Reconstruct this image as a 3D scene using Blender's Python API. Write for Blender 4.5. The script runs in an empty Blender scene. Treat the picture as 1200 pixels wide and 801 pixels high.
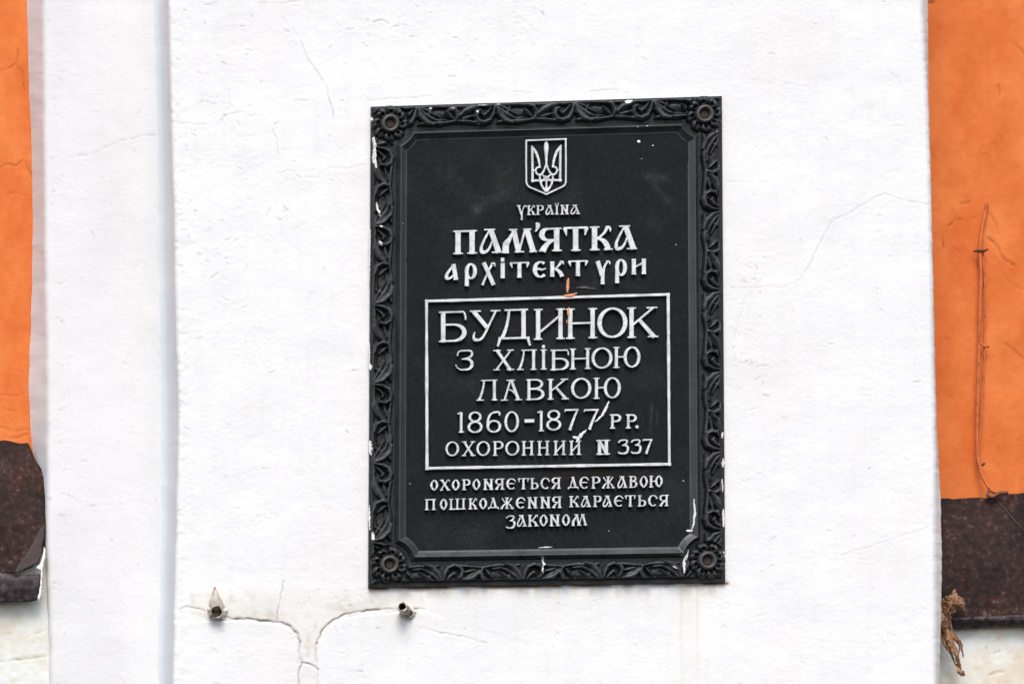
import bpy, math, random
import numpy as np
from mathutils import Vector

# ------------------------------------------------------------------ camera, sky, sun, exposure
sc = bpy.context.scene
D, XC, ZC = 6.0, -1.3, -0.9            # camera 6 m off the wall, a little left of and below the plaque
cam_d = bpy.data.cameras.new('camera')
cam = bpy.data.objects.new('camera', cam_d)
sc.collection.objects.link(cam)
cam.location = (XC, -D, ZC)
cam.rotation_euler = (math.radians(90), 0, 0)
cam_d.sensor_width = 36
cam_d.lens = 36 * D / 1.2
cam_d.shift_x = -XC / 1.2
cam_d.shift_y = -ZC / 1.2
cam_d.clip_end = 500
sc.camera = cam

SUN_EL, SUN_AZ = math.radians(52), math.radians(191)     # azimuth from +Y clockwise: in front of the wall, a little left
world = bpy.data.worlds.new('World')
sc.world = world
world.use_nodes = True
wn = world.node_tree.nodes
sky = wn.new('ShaderNodeTexSky')
sky.sky_type = 'NISHITA'
sky.sun_disc = False
sky.sun_elevation = SUN_EL
sky.sun_rotation = SUN_AZ
sky.air_density = 1.0
sky.dust_density = 3.0
wn['Background'].inputs['Strength'].default_value = 0.14
world.node_tree.links.new(sky.outputs[0], wn['Background'].inputs[0])
sun_d = bpy.data.lights.new('sun', 'SUN')
sun_d.energy = 1.5
sun_d.angle = math.radians(28)
sun_d.color = (1.0, 0.955, 0.90)
sun = bpy.data.objects.new('sun', sun_d)
sc.collection.objects.link(sun)
to_sun = Vector((math.sin(SUN_AZ) * math.cos(SUN_EL), math.cos(SUN_AZ) * math.cos(SUN_EL), math.sin(SUN_EL)))
sun.rotation_euler = (-to_sun).to_track_quat('-Z', 'Y').to_euler()
sun.location = to_sun * 20
sc.view_settings.view_transform = 'Standard'
sc.view_settings.look = 'None'
sc.view_settings.exposure = 0.57
sc.view_settings.gamma = 1

# ------------------------------------------------------------------ helpers
rng = np.random.default_rng(7)
random.seed(7)
_tab = rng.random((256, 256))


def W(px, py, Y):
    """point of the facade plane Y (metres behind the plaque wall) that sits at millimetre px, py on the wall"""
    k = (D + Y) / D
    x = (px - 600) / 1000.0
    z = (400.5 - py) / 1000.0
    return XC + (x - XC) * k, Y, ZC + (z - ZC) * k


def vnoise(x, y, s=0):
    x = np.asarray(x, float) + 17.3 * s + 1000
    y = np.asarray(y, float) + 31.7 * s + 1000
    xi, yi = np.floor(x).astype(int), np.floor(y).astype(int)
    fx, fy = x - xi, y - yi
    fx, fy = fx * fx * (3 - 2 * fx), fy * fy * (3 - 2 * fy)
    a, b = _tab[xi % 256, yi % 256], _tab[(xi + 1) % 256, yi % 256]
    c, d = _tab[xi % 256, (yi + 1) % 256], _tab[(xi + 1) % 256, (yi + 1) % 256]
    return (a * (1 - fx) + b * fx) * (1 - fy) + (c * (1 - fx) + d * fx) * fy - 0.5


def fbm(x, y, s=0, o=4):
    r, a, f = 0, 1, 1
    for k in range(o):
        r = r + a * vnoise(x * f, y * f, s + k * 5)
        a *= 0.5
        f *= 2.03
    return r


def sstep(a, b, x):
    t = np.clip((x - a) / (b - a), 0, 1)
    return t * t * (3 - 2 * t)


def link(name, me, parent=None):
    o = bpy.data.objects.new(name, me)
    sc.collection.objects.link(o)
    if parent is not None:
        o.parent = parent
    return o


def thing(name, label, cat, loc=(0, 0, 0), group=None):
    o = bpy.data.objects.new(name, None)
    o.empty_display_size = 0.05
    sc.collection.objects.link(o)
    o.location = loc
    o['label'] = label
    o['category'] = cat
    if group:
        o['group'] = group
    return o


def mesh(name, verts, faces, mats, parent=None, midx=None, smooth=False):
    me = bpy.data.meshes.new(name)
    me.from_pydata([tuple(v) for v in verts], [], faces)
    for m in (mats if isinstance(mats, (list, tuple)) else [mats]):
        me.materials.append(m)
    if midx is not None:
        me.polygons.foreach_set('material_index', np.asarray(midx, dtype=np.int32))
    if smooth:
        me.polygons.foreach_set('use_smooth', np.ones(len(me.polygons), dtype=bool))
    me.update()
    o = link(name, me)
    if parent is not None:
        set_parent(o, parent)
    return o


def set_parent(o, parent):
    """parent with the parent's own location taken off the mesh (all things are unrotated)"""
    base = Vector((0, 0, 0))
    p = parent
    while p is not None:
        base += p.location
        p = p.parent
    o.parent = parent
    o.location = -base + o.location


def grid(name, X, Y, Z, mat, parent=None, mask=None, tint=None, smooth=True):
    R, C = X.shape
    idx = np.arange(R * C).reshape(R, C)
    q = np.stack([idx[1:, :-1], idx[1:, 1:], idx[:-1, 1:], idx[:-1, :-1]], -1)
    q = q[mask] if mask is not None else q.reshape(-1, 4)
    co = np.stack([X, Y, Z], -1).reshape(-1, 3)
    used = np.zeros(R * C, bool)
    used[q.ravel()] = True
    remap = np.cumsum(used) - 1
    co = co[used]
    q = remap[q]
    me = bpy.data.meshes.new(name)
    me.vertices.add(len(co))
    me.vertices.foreach_set('co', co.astype(np.float32).ravel())
    n = len(q)
    me.loops.add(n * 4)
    me.loops.foreach_set('vertex_index', q.astype(np.int32).ravel())
    me.polygons.add(n)
    me.polygons.foreach_set('loop_start', np.arange(0, n * 4, 4, dtype=np.int32))
    me.polygons.foreach_set('use_smooth', np.full(n, smooth, dtype=bool))
    me.update(calc_edges=True)
    me.materials.append(mat)
    if tint is not None:
        at = me.attributes.new('tint', 'FLOAT_COLOR', 'POINT')
        t4 = np.ones((R * C, 4), np.float32)
        t4[:, :3] = tint.reshape(-1, 3)
        at.data.foreach_set('color', t4[used].ravel())
    o = link(name, me)
    if parent is not None:
        set_parent(o, parent)
    return o


def seg_dist(px, py, a, b):
    ax, ay = a
    dx, dy = b[0] - ax, b[1] - ay
    L = dx * dx + dy * dy + 1e-9
    u = np.clip(((px - ax) * dx + (py - ay) * dy) / L, 0, 1)
    return np.hypot(px - ax - u * dx, py - ay - u * dy), u


def poly_inside(px, py, poly):
    ins = np.zeros(px.shape, bool)
    n = len(poly)
    for i in range(n):
        x0, y0 = poly[i]
        x1, y1 = poly[(i + 1) % n]
        c = ((y0 > py) != (y1 > py)) & (px < (x1 - x0) * (py - y0) / (y1 - y0 + 1e-12) + x0)
        ins ^= c
    return ins


def poly_sd(px, py, poly):
    d = np.full(px.shape, 1e9)
    for i in range(len(poly)):
        d = np.minimum(d, seg_dist(px, py, poly[i], poly[(i + 1) % len(poly)])[0])
    return np.where(poly_inside(px, py, poly), d, -d)


def jag(pl, step=4.0, amp=1.2, seed=1):
    """a polyline broken up into an irregular one"""
    r = random.Random(seed)
    out = [pl[0]]
    for a, b in zip(pl[:-1], pl[1:]):
        L = math.hypot(b[0] - a[0], b[1] - a[1])
        n = max(1, int(L / step))
        nx, ny = -(b[1] - a[1]) / (L + 1e-9), (b[0] - a[0]) / (L + 1e-9)
        for i in range(1, n + 1):
            j = r.uniform(-amp, amp) if i < n else 0
            out.append((a[0] + (b[0] - a[0]) * i / n + nx * j, a[1] + (b[1] - a[1]) * i / n + ny * j))
    return out


# ------------------------------------------------------------------ materials
def new_mat(name):
    m = bpy.data.materials.new(name)
    m.use_nodes = True
    nt = m.node_tree
    return m, nt, nt.nodes['Principled BSDF']


def noise_node(nt, scale, detail=6, rough=0.6, vec=None):
    n = nt.nodes.new('ShaderNodeTexNoise')
    n.inputs['Scale'].default_value = scale
    n.inputs['Detail'].default_value = detail
    n.inputs['Roughness'].default_value = rough
    if vec is not None:
        nt.links.new(vec, n.inputs['Vector'])
    return n


def ramp(nt, src, stops):
    r = nt.nodes.new('ShaderNodeValToRGB')
    e = r.color_ramp.elements
    while len(e) < len(stops):
        e.new(0.5)
    for el, (p, c) in zip(e, stops):
        el.position = p
        el.color = (*c, 1) if len(c) == 3 else c
    nt.links.new(src, r.inputs[0])
    return r


def mix(nt, mode, a, b, fac=1.0):
    m = nt.nodes.new('ShaderNodeMix')
    m.data_type = 'RGBA'
    m.blend_type = mode
    for k, v in ((6, a), (7, b)):
        if hasattr(v, 'is_output'):
            nt.links.new(v, m.inputs[k])
        else:
            m.inputs[k].default_value = (*v, 1)
    if hasattr(fac, 'is_output'):
        nt.links.new(fac, m.inputs[0])
    else:
        m.inputs[0].default_value = fac
    return m.outputs[2]


def mat_noise(name, stops, scale, rough=0.6, bump=0.2, bscale=200, dist=0.001, metallic=0.0, attr=False, spec=0.5,
              detail=6, rough_var=0.0, stretch=None):
    m, nt, b = new_mat(name)
    tc = nt.nodes.new('ShaderNodeTexCoord')
    vec = tc.outputs['Object']
    if stretch:
        mp = nt.nodes.new('ShaderNodeMapping')
        mp.inputs['Scale'].default_value = stretch
        nt.links.new(vec, mp.inputs['Vector'])
        vec = mp.outputs[0]
    n = noise_node(nt, scale, detail, 0.62, vec)
    col = ramp(nt, n.outputs['Fac'], stops).outputs[0]
    if attr:
        a = nt.nodes.new('ShaderNodeAttribute')
        a.attribute_name = 'tint'
        col = mix(nt, 'MULTIPLY', col, a.outputs['Color'])
    nt.links.new(col, b.inputs['Base Color'])
    b.inputs['Roughness'].default_value = rough
    b.inputs['Metallic'].default_value = metallic
    b.inputs['Specular IOR Level'].default_value = spec
    if rough_var:
        r2 = ramp(nt, n.outputs['Fac'], [(0.3, (rough - rough_var,) * 3), (0.7, (rough + rough_var,) * 3)])
        nt.links.new(r2.outputs[0], b.inputs['Roughness'])
    if bump:
        n2 = noise_node(nt, bscale, 5, 0.6, tc.outputs['Object'])
        bp = nt.nodes.new('ShaderNodeBump')
        bp.inputs['Strength'].default_value = bump
        bp.inputs['Distance'].default_value = dist
        nt.links.new(n2.outputs['Fac'], bp.inputs['Height'])
        nt.links.new(bp.outputs[0], b.inputs['Normal'])
    return m


M_white = mat_noise('white_limewash', [(0.3, (.785, .797, .80)), (0.7, (.822, .833, .835))], 14, rough=.85, bump=.5,
                    bscale=260, dist=.0008, attr=True, spec=.25)
M_orange = mat_noise('orange_limewash', [(0.30, (.64, .155, .034)), (0.48, (.69, .178, .042)), (0.60, (.71, .190, .048)), (0.75, (.74, .225, .066))], 11,
                     rough=.8, bump=.4, bscale=220, dist=.001, attr=True, spec=.25)
M_iron = mat_noise('black_painted_iron', [(0.3, (.0075, .0085, .0095)), (0.7, (.017, .019, .0205))], 60, rough=.42, bump=.45,
                   bscale=900, dist=.0004, spec=.34, rough_var=.08, attr=True)
M_mould = mat_noise('worn_black_iron', [(0.3, (.017, .019, .0205)), (0.7, (.037, .041, .043))], 40, rough=.36, bump=.35,
                    bscale=700, dist=.0004, spec=.6, rough_var=.1)
M_panel = mat_noise('black_sandcast_panel', [(0.32, (.0055, .0064, .0070)), (0.52, (.0082, .0096, .0104)), (0.72, (.0150, .0172, .0186))], 330, rough=.62,
                    bump=.9, bscale=900, dist=.0007, spec=.14, attr=True, detail=8)
M_silver = mat_noise('aluminium_paint', [(0.33, (.50, .515, .525)), (0.5, (.68, .69, .695)), (0.7, (.78, .79, .795))], 130, rough=.38, bump=.4,
                     bscale=900, dist=.0004, spec=.5, metallic=.2, detail=8)
M_side = mat_noise('black_letter_side', [(0.3, (.012, .012, .013)), (0.7, (.02, .021, .022))], 60, rough=.6, bump=0)
M_splash = mat_noise('whitewash_splash', [(0.3, (.74, .74, .73)), (0.7, (.82, .82, .81))], 60, rough=.8, bump=.3, bscale=500)
M_osplash = mat_noise('orange_paint_stain', [(0.3, (.62, .20, .08)), (0.7, (.72, .34, .20))], 90, rough=.75, bump=.2, bscale=500)
M_rust = mat_noise('rusted_sheet', [(0.32, (.008, .0045, .0036)), (0.45, (.017, .0096, .0085)), (0.58, (.030, .018, .016)),
                                    (0.70, (.078, .054, .049))], 140, rough=.7, bump=.7, bscale=160, dist=.0012,
                   detail=12, spec=.14, rough_var=.12, attr=True)
M_hem = mat_noise('rusted_sheet_hem', [(0.34, (.018, .011, .012)), (0.5, (.036, .026, .030)), (0.7, (.10, .08, .085))], 150,
                  rough=.55, bump=.5, bscale=120, dist=.001, spec=.3, detail=8)
M_redrust = mat_noise('red_rusted_fold', [(0.3, (.012, .004, .003)), (0.6, (.026, .009, .007)), (0.8, (.07, .034, .03))], 45,
                      rough=.6, bump=.5, bscale=120, dist=.001, detail=8)
M_bolt = mat_noise('rusty_bolt', [(0.3, (.012, .007, .006)), (0.7, (.045, .022, .018))], 250, rough=.7, bump=.5, bscale=700, dist=.0005)
M_ringmetal = mat_noise('worn_iron', [(0.3, (.035, .033, .031)), (0.7, (.075, .068, .062))], 140, rough=.45, bump=.4, bscale=700, dist=.0004)
M_pipe = mat_noise('limed_pipe', [(0.33, (.09, .05, .035)), (0.44, (.22, .15, .11)), (0.52, (.42, .37, .31)), (0.68, (.64, .61, .55))], 190, rough=.75, bump=.5, bscale=500)
M_pipein = mat_noise('pipe_bore', [(0.3, (.01, .008, .007)), (0.7, (.03, .022, .018))], 200, rough=.8, bump=.2)
M_flake = mat_noise('plaster_flake', [(0.3, (.50, .44, .36)), (0.7, (.74, .70, .63))], 120, rough=.85, bump=.5, bscale=400)
M_leaf = mat_noise('dry_leaf', [(0.3, (.12, .050, .022)), (0.5, (.27, .135, .065)), (0.75, (.46, .29, .17))], 130, rough=.75, bump=.5, bscale=400)
M_wire = mat_noise('orange_painted_wire', [(0.26, (.10, .03, .014)), (0.36, (.40, .10, .03)), (0.46, (.56, .135, .036)), (0.75, (.64, .18, .06))], 95, rough=.75, bump=.7, bscale=300)
M_nail = mat_noise('rusty_nail', [(0.3, (.04, .015, .01)), (0.7, (.22, .07, .03))], 200, rough=.7, bump=.3, bscale=500)

# ------------------------------------------------------------------ the facade
wall = thing('plastered_wall', 'white limewashed pilaster with hairline cracks between two strips of orange wall', 'wall', (0, 0.15, -1.5))
Y_STEP, Y_ORANGE = 0.093, 0.150


def soft(a, n=21):
    return np.convolve(np.pad(a, n // 2, mode='edge'), np.ones(n) / n, 'valid')


def lerp_poly(pl):
    ys = [p[0] for p in pl]
    xs = [p[1] for p in pl]
    return lambda y: np.interp(y, ys, xs)


L_main = lerp_poly([(-1500, 185), (0, 197.5), (150, 200.5), (250, 204), (330, 205), (480, 209), (560, 208), (640, 206), (720, 204), (801, 203), (2300, 200)])
B_main = lerp_poly([(-1500, 174), (0, 184.5), (150, 188), (300, 190.5), (480, 193.5), (600, 193), (700, 191), (801, 189), (2300, 186)])
R_main = lerp_poly([(-1500, 1060), (0, 1081), (60, 1084), (110, 1087), (200, 1090), (330, 1093), (540, 1097), (610, 1096.5), (700, 1097), (801, 1097), (2300, 1100)])
C_main = lerp_poly([(-1500, 1072), (0, 1088), (60, 1088), (110, 1088.5), (200, 1091), (330, 1094), (500, 1098), (540, 1100), (583, 1103), (660, 1104.5), (700, 1104), (801, 1101), (2300, 1106)])
A_step = lerp_poly([(-1500, 46), (0, 49.5), (240, 51.5), (450, 54.2), (560, 55), (640, 53.5), (705, 56), (760, 58.5), (801, 58), (2300, 60)])
E_left = lerp_poly([(-1500, 28), (0, 31.5), (90, 33), (150, 36), (220, 38), (290, 38), (380, 36), (450, 33), (490, 35), (515, 36.5), (560, 40), (700, 50.5), (801, 53), (2300, 54)])


def rows(step):
    return np.concatenate([np.linspace(-1500, -40, 14), np.arange(-20, 822, step), np.linspace(850, 2300, 14)])


CRACKS = [  # polyline, groove half-width (mm), depth (mm), dirt
    ([(352, 48), (361, 69), (372, 84), (384, 105), (388, 122), (391, 138)], .8, 1.2, .55),
    ([(437, 26), (446, 23), (456, 28)], .9, 1.2, .6), ([(238, 6), (248, 6), (254, 2)], .8, 1.1, .5),
    ([(305, 3), (330, 4), (352, 1)], .7, .9, .35), ([(200, 142), (230, 146), (256, 144), (266, 134), (286, 131), (300, 139)], .7, .9, .28),
    ([(320, 152), (325, 165), (327, 182)], .7, .9, .35), ([(322, 204), (335, 200), (345, 202), (353, 208)], .8, 1.1, .5),
    ([(356, 208), (372, 208), (385, 196), (410, 197), (432, 192)], .6, .8, .22), ([(267, 104), (270, 118), (276, 128)], .6, .8, .25),
    ([(345, 118), (360, 118)], .9, 1.0, .4), ([(230, 84), (245, 88)], .8, 1.0, .35), ([(330, 20), (353, 46)], .6, .6, .15),
    ([(856, 337), (870, 337), (884, 336), (905, 335), (916, 337), (938, 327), (948, 312), (956, 294), (976, 257), (1000, 247), (1018, 236), (1036, 226), (1056, 234), (1072, 237), (1088, 240)], .7, 1.0, .36),
    ([(884, 338), (872, 352), (867, 370), (860, 396)], .6, .8, .25), ([(864, 424), (880, 429), (900, 428)], .7, .9, .32),
    ([(985, 650), (1010, 643), (1040, 632), (1065, 625), (1087, 617)], .6, .8, .28), ([(850, 213), (880, 214), (900, 213)], .5, .6, .2),
    ([(490, 735), (515, 741), (540, 745), (570, 753)], .6, .8, .28), ([(630, 640 + 60), (660, 702)], .5, .5, .15),
    ([(333, 680), (329, 700), (326, 713), (325, 726)], .6, .9, .5),
    ([(210, 714), (218, 710), (228, 712), (240, 715)], .8, 1.0, .6),
    ([(262, 722), (272, 725), (290, 724), (310, 727), (330, 729), (340, 733), (349, 742), (352, 752)], 1.2, 2.2, .9),
    ([(352, 752), (351, 764), (354, 778), (350, 790), (352, 806)], .9, 1.4, .5),
    ([(371, 754), (375, 745), (379, 736), (388, 728), (400, 721), (420, 716), (445, 714), (466, 713)], 1.0, 1.8, .8),
    ([(371, 754), (370, 770), (373, 790), (372, 806)], .8, 1.0, .3), ([(476, 714), (486, 713), (497, 713)], .9, 1.6, .8),
    ([(354, 776), (362, 777), (368, 780), (373, 784)], .8, 1.2, .6),
    ([(690, 108), (712, 105), (736, 109)], .7, .9, .3), ([(430, 118), (470, 115), (510, 113)], .7, .9, .3), ([(840, 505), (847, 520), (846, 545)], .6, .8, .2),
    ([(600, 107), (625, 109)], .7, .9, .3), ([(905, 92), (925, 100), (948, 101)], .5, .6, .18), ([(935, 655), (955, 652)], .5, .6, .25),
    ([(884, 722), (898, 719)], .5, .6, .25), ([(1040, 740), (1048, 744)], .6, .7, .3), ([(1040, 83), (1052, 92), (1060, 108)], .7, .6, .15),
]
PATCHES = [  # raised coats of whitewash: polygon, height mm
    (jag([(150, 728), (240, 727), (290, 727.5), (330, 731), (345, 738), (350, 752), (350, 1200), (150, 1200)], 6, 1.2, 3), .9),
    (jag([(373, 1200), (373, 780), (374, 754), (381, 738), (402, 724), (430, 719), (466, 717), (500, 716), (530, 728), (640, 760), (640, 1200)], 6, 1.2, 4), .85),
    (jag([(494, 1200), (494, 694), (540, 690), (660, 692), (800, 690), (900, 700), (980, 690), (1150, 650), (1150, 1200)], 8, 1.5, 5), .2),
]


def crack_field(px, py, items, seed=0):
    h = np.zeros(px.shape)
    dirt = np.zeros(px.shape)
    shp = px.shape
    pxf, pyf, hf, df = px.ravel(), py.ravel(), h.ravel(), dirt.ravel()
    for k, (pl, w, dep, dk) in enumerate(items):
        pj = jag(pl, 4.5, 1.0, 100 + k + seed)
        ax = [p[0] for p in pj]
        ay = [p[1] for p in pj]
        sel = np.nonzero((pxf > min(ax) - 8) & (pxf < max(ax) + 8) & (pyf > min(ay) - 8) & (pyf < max(ay) + 8))[0]
        if not len(sel):
            continue
        x, y = pxf[sel], pyf[sel]
        d = np.full(len(sel), 1e9)
        for a, b in zip(pj[:-1], pj[1:]):
            d = np.minimum(d, seg_dist(x, y, a, b)[0])
        mod = np.clip(1.0 + 1.5 * vnoise(x / 7, y / 7, 40 + k), .25, 1.6)
        g = np.exp(-(d / (w * 1.1)) ** 2) * mod
        lip = np.exp(-((d - 3) / 2.0) ** 2) * .05 * mod
        hf[sel] += -dep * g + lip
        df[sel] = np.maximum(df[sel], np.clip(dk * g, 0, 1))
    return hf.reshape(shp), df.reshape(shp)


def scuffs(px, py, n, boxes, seed):
    """short trowel nicks and lifted flakes in the limewash"""
    r = random.Random(seed)
    items = []
    for i in range(n):
        x0, y0, x1, y1, wgt = r.choices(boxes, weights=[b[4] for b in boxes])[0]
        x, y = r.uniform(x0, x1), r.uniform(y0, y1)
        L = r.uniform(2, 10) * r.choice((.4, .7, 1))
        a = r.gauss(.35, .5)
        c = r.uniform(-.35, .35)
        pts = [(x + L * u * math.cos(a + c * u), y + L * u * math.sin(a + c * u)) for u in (0, .5, 1)]
        items.append((pts, r.uniform(.45, .8), r.uniform(.06, .40), r.choice((0, .06, .14, .28, .40))))
    return crack_field(px, py, items, seed * 1000)


def wall_relief(px, py, seed, coarse=1.0):
    return (coarse * 1.9 * fbm(px / 150, py / 130, seed, 3) + .42 * fbm(px / 42, py / 30, seed + 3, 3)
            + .13 * fbm(px / 11, py / 8, seed + 7, 3) + .085 * fbm(px / 3.6, py / 3.0, seed + 11, 2))


# ---- main pilaster: left return, front face, right return in one sheet
py = rows(1.15)
NF, NS, NR = 790, 16, 10
uu = np.linspace(0, 1, NF)
PY = np.repeat(py[:, None], NF, 1)
lx = L_main(py) + 0.3 * fbm(py / 9, py * 0, 3, 3) + .8 * fbm(py / 60, py * 0, 5, 2)
rx = R_main(py) + .9 * fbm(py / 11, py * 0, 8, 4)
PX = lx[:, None] + (rx - lx)[:, None] * uu[None]
Hm = wall_relief(PX, PY, 1)
h1, dirt = crack_field(PX, PY, [(a, b * (.78 if a[0][1] > 670 and a[0][0] < 500 else .72), c * (.7 if a[0][1] > 670 and a[0][0] < 500 else .22), d * (1.15 if a[0][1] > 670 and a[0][0] < 500 else .85)) for a, b, c, d in CRACKS])
h2, d2 = scuffs(PX, PY, 520, [(205, 60, 290, 420, 5), (205, 0, 430, 260, 4), (420, 0, 640, 110, 3), (640, 0, 1080, 110, 1.5),
                              (205, 260, 430, 720, 3), (860, 110, 1080, 480, 2), (855, 300, 900, 460, 2), (860, 480, 1090, 800, 1.3),
                              (240, 690, 560, 800, 2.5), (380, 640, 860, 800, 1.5)], 9)
Hm = Hm + h1 + h2 * .8
dirt = np.maximum(dirt, d2)
for poly, hh in PATCHES:
    sd = poly_sd(PX, PY, poly)
    fade = (1 - sstep(470, 540, PX)) if poly[0][0] == 373 else (1 - sstep(540, 720, PX)) if poly[0][0] == 494 else 1.0
    Hm += hh * fade * (sstep(-.8, 1.2, sd) - .5)
    dirt = np.maximum(dirt, .10 * np.exp(-((sd + 1.2) / 1.3) ** 2) * np.clip(.6 + 2 * vnoise(PX / 14, PY / 14, 71), 0, 1) * (hh > .8))
edge = np.minimum(PX - lx[:, None], (rx[:, None] - PX))
Yf = -Hm / 1000 + .004 * np.clip(1 - edge / 5.0, 0, 1) ** 2
# chipped left arris
Yf += .0005 * np.clip(1 - edge / 26, 0, 1) * np.clip(fbm(PX / 8, PY / 7, 23, 3) * 3 - .1, 0, 1) * (PX < 400)
# under the plaque the wall is kept flat so that the casting sits on it
# stains, as dirt with their own shapes
tint = np.ones(PX.shape + (3,))


def stain(mask, col):
    global tint
    tint = tint * (1 - mask[..., None]) + tint * mask[..., None] * np.array(col)


n1 = np.clip(.5 + 1.3 * fbm(PX / 40, PY / 22, 51, 4), 0, 1)
zone = [(222, 694), (300, 690), (432, 689), (497, 690), (497, 713), (466, 716), (420, 718), (395, 726), (381, 740), (374, 756), (373, 1000), (352, 1000), (351, 754), (344, 742), (330, 731), (262, 726), (224, 720)]
zsd = poly_sd(PX, PY, jag(zone, 7, 1.6, 77))
zm = sstep(-1.5, 2.5, zsd) * np.clip(.55 + .8 * n1, 0, 1)
zm = zm * (.35 + .65 * sstep(686, 712, PY))
stain(.62 * zm * (1 - .35 * sstep(735, 760, PY)), (.90, .865, .79))
stain(.5 * zm * np.clip(fbm(PX / 9, PY / 9, 83, 3) * 3, 0, 1), (.80, .76, .68))
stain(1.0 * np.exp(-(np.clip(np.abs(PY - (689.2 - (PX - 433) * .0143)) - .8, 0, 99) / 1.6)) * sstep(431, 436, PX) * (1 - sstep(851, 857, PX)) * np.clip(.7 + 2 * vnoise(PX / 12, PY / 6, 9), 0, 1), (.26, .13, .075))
for sx, sw, sa in ((799, 2.0, .7), (817.5, 1.8, .75), (808, 9, .35), (640, 14, .08)):
    stain(sa * np.exp(-((PX - sx - 1.2 * vnoise(PY / 30, PY * 0, 4)) / sw) ** 2) * sstep(682, 688, PY) * (1 - .75 * sstep(700, 830, PY)), (.93, .87, .77))
stain(.5 * np.exp(-((PX - 484) / 6) ** 2 - ((PY - 717) / 5) ** 2), (.62, .42, .32))
stain(.6 * np.exp(-((PX - 254) / 13) ** 2 - ((PY - 721) / 8) ** 2), (.62, .52, .42))
stain(.55 * np.clip(fbm(PX / 5, PY / 16, 88, 3) * 2 + .3, 0, 1) * np.exp(-((PY - 692) / 6) ** 2) * sstep(430, 436, PX) * (1 - sstep(845, 853, PX)), (.86, .74, .60))
stain(.5 * np.clip(fbm(PX / 120, PY / 150, 61, 4) * 2, 0, 1), (.965, .955, .945))
stain(.35 * np.clip(fbm(PX / 9, PY / 60, 63, 4) * 2.2 - .1, 0, 1), (.95, .94, .925))
stain(dirt, (.42, .37, .33))
# left return (from the inner corner out to the arris)
us = np.linspace(0, 1, NS)[:-1]
bx = B_main(py) + .8 * fbm(py / 25, py * 0, 14, 3)
PXl = bx[:, None] + (lx - bx)[:, None] * us[None] - 9 * np.clip(1 - us / .3, 0, 1)[None] ** 2
PYl = np.repeat(py[:, None], NS - 1, 1)
Yl = (Y_STEP + .003) + (soft(Yf[:, 0])[:, None] + .001 - (Y_STEP + .003)) * us[None] ** 1.25 + .0004 * fbm(PXl / 5, PYl / 9, 19, 3)
# right return: a worn chamfer, then straight back to the orange wall
cx = C_main(py) + .9 * fbm(py / 6, py * 0, 29, 4)
ur = np.linspace(0, 1, NR)[1:]
PXr, Yr = [], []
for u in ur:
    if u <= .6:
        k = u / .6
        PXr.append(rx + (cx - rx) * k)
        Yr.append(Yf[:, -1] + .016 * k)
    else:
        k = (u - .6) / .4
        PXr.append(cx - (k * .2 * 1000 * 0.34))
        Yr.append(Yf[:, -1] + .016 + .14 * k)
PXr, Yr = np.stack(PXr, 1), np.stack(Yr, 1)
PYr = np.repeat(py[:, None], len(ur), 1)
allx, ally, allY = np.hstack([PXl, PX, PXr]), np.hstack([PYl, PY, PYr]), np.hstack([Yl, Yf, Yr])
tl = np.ones(PXl.shape + (3,)) * np.array((.95, .995, 1.02))  # bluish cast of the shaded return painted into its colour
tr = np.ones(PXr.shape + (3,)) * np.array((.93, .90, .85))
X, Y, Z = W(allx, ally, allY)
grid('pilaster', X, Y, Z, M_white, wall, tint=np.concatenate([tl, tint, tr], 1))

# ---- lower step of the pilaster on the left
py2 = rows(2.0)
NF2 = 80
ax = A_step(py2) + .7 * fbm(py2 / 18, py2 * 0, 43, 3)
ex = E_left(py2) + .8 * fbm(py2 / 16, py2 * 0, 47, 3)
u2 = np.linspace(0, 1, NF2)
PX2 = ax[:, None] + (204 - ax)[:, None] * u2[None]
PY2 = np.repeat(py2[:, None], NF2, 1)
CR2 = [([(60, 186), (85, 183), (110, 180), (135, 166), (150, 163), (186, 156)], .8, 1.0, .35),
       ([(70, 577), (85, 582), (105, 592), (125, 591), (146, 591)], .8, 1.0, .38), ([(108, 704), (120, 703)], .8, .9, .3),
       ([(55, 583), (60, 585)], 1.2, 1.4, .8), ([(182, 583), (184, 586)], 1, 1.2, .6), ([(145, 424), (147, 426)], 1, 1, .5), ([(187, 412), (188, 414)], .9, 1, .5)]
hc, dc = crack_field(PX2, PY2, [(a, b * .75, c * .3, d * .9) for a, b, c, d in CR2])
hs, ds = scuffs(PX2, PY2, 150, [(54, 0, 75, 801, 3), (60, 0, 190, 801, 2)], 12)
H2 = wall_relief(PX2, PY2, 33, .8) + hc + hs * .8
Yst = Y_STEP - H2 / 1000 + .005 * np.clip(1 - (PX2 - ax[:, None]) / 6, 0, 1) ** 2
t2 = np.ones(PX2.shape + (3,)) * np.array((.925, .925, .935)) * (1 - .05 * np.clip(fbm(PX2 / 60, PY2 / 110, 66, 4) * 2, 0, 1))[..., None]
dd = np.maximum(dc, ds)[..., None]
t2 = t2 * (1 - dd) + dd * np.array((.45, .40, .36))
uS = np.linspace(0, 1, 10)[:-1]
PXs = ex[:, None] + (ax - ex)[:, None] * uS[None]
PYs = np.repeat(py2[:, None], 9, 1)
Ysd = (Y_ORANGE + .001) + (soft(Yst[:, 0])[:, None] - Y_ORANGE - .001) * uS[None] + .0004 * fbm(PXs / 5, PYs / 9, 37, 3)
X, Y, Z = W(np.hstack([PXs, PX2]), np.hstack([PYs, PY2]), np.hstack([Ysd, Yst]))
grid('pilaster_step', X, Y, Z, M_white, wall, tint=np.concatenate([np.ones(PXs.shape + (3,)) * np.array((.93, 1.0, 1.02)), t2], 1))  # side face tinted cool to offset bounce light from the orange wall


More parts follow.
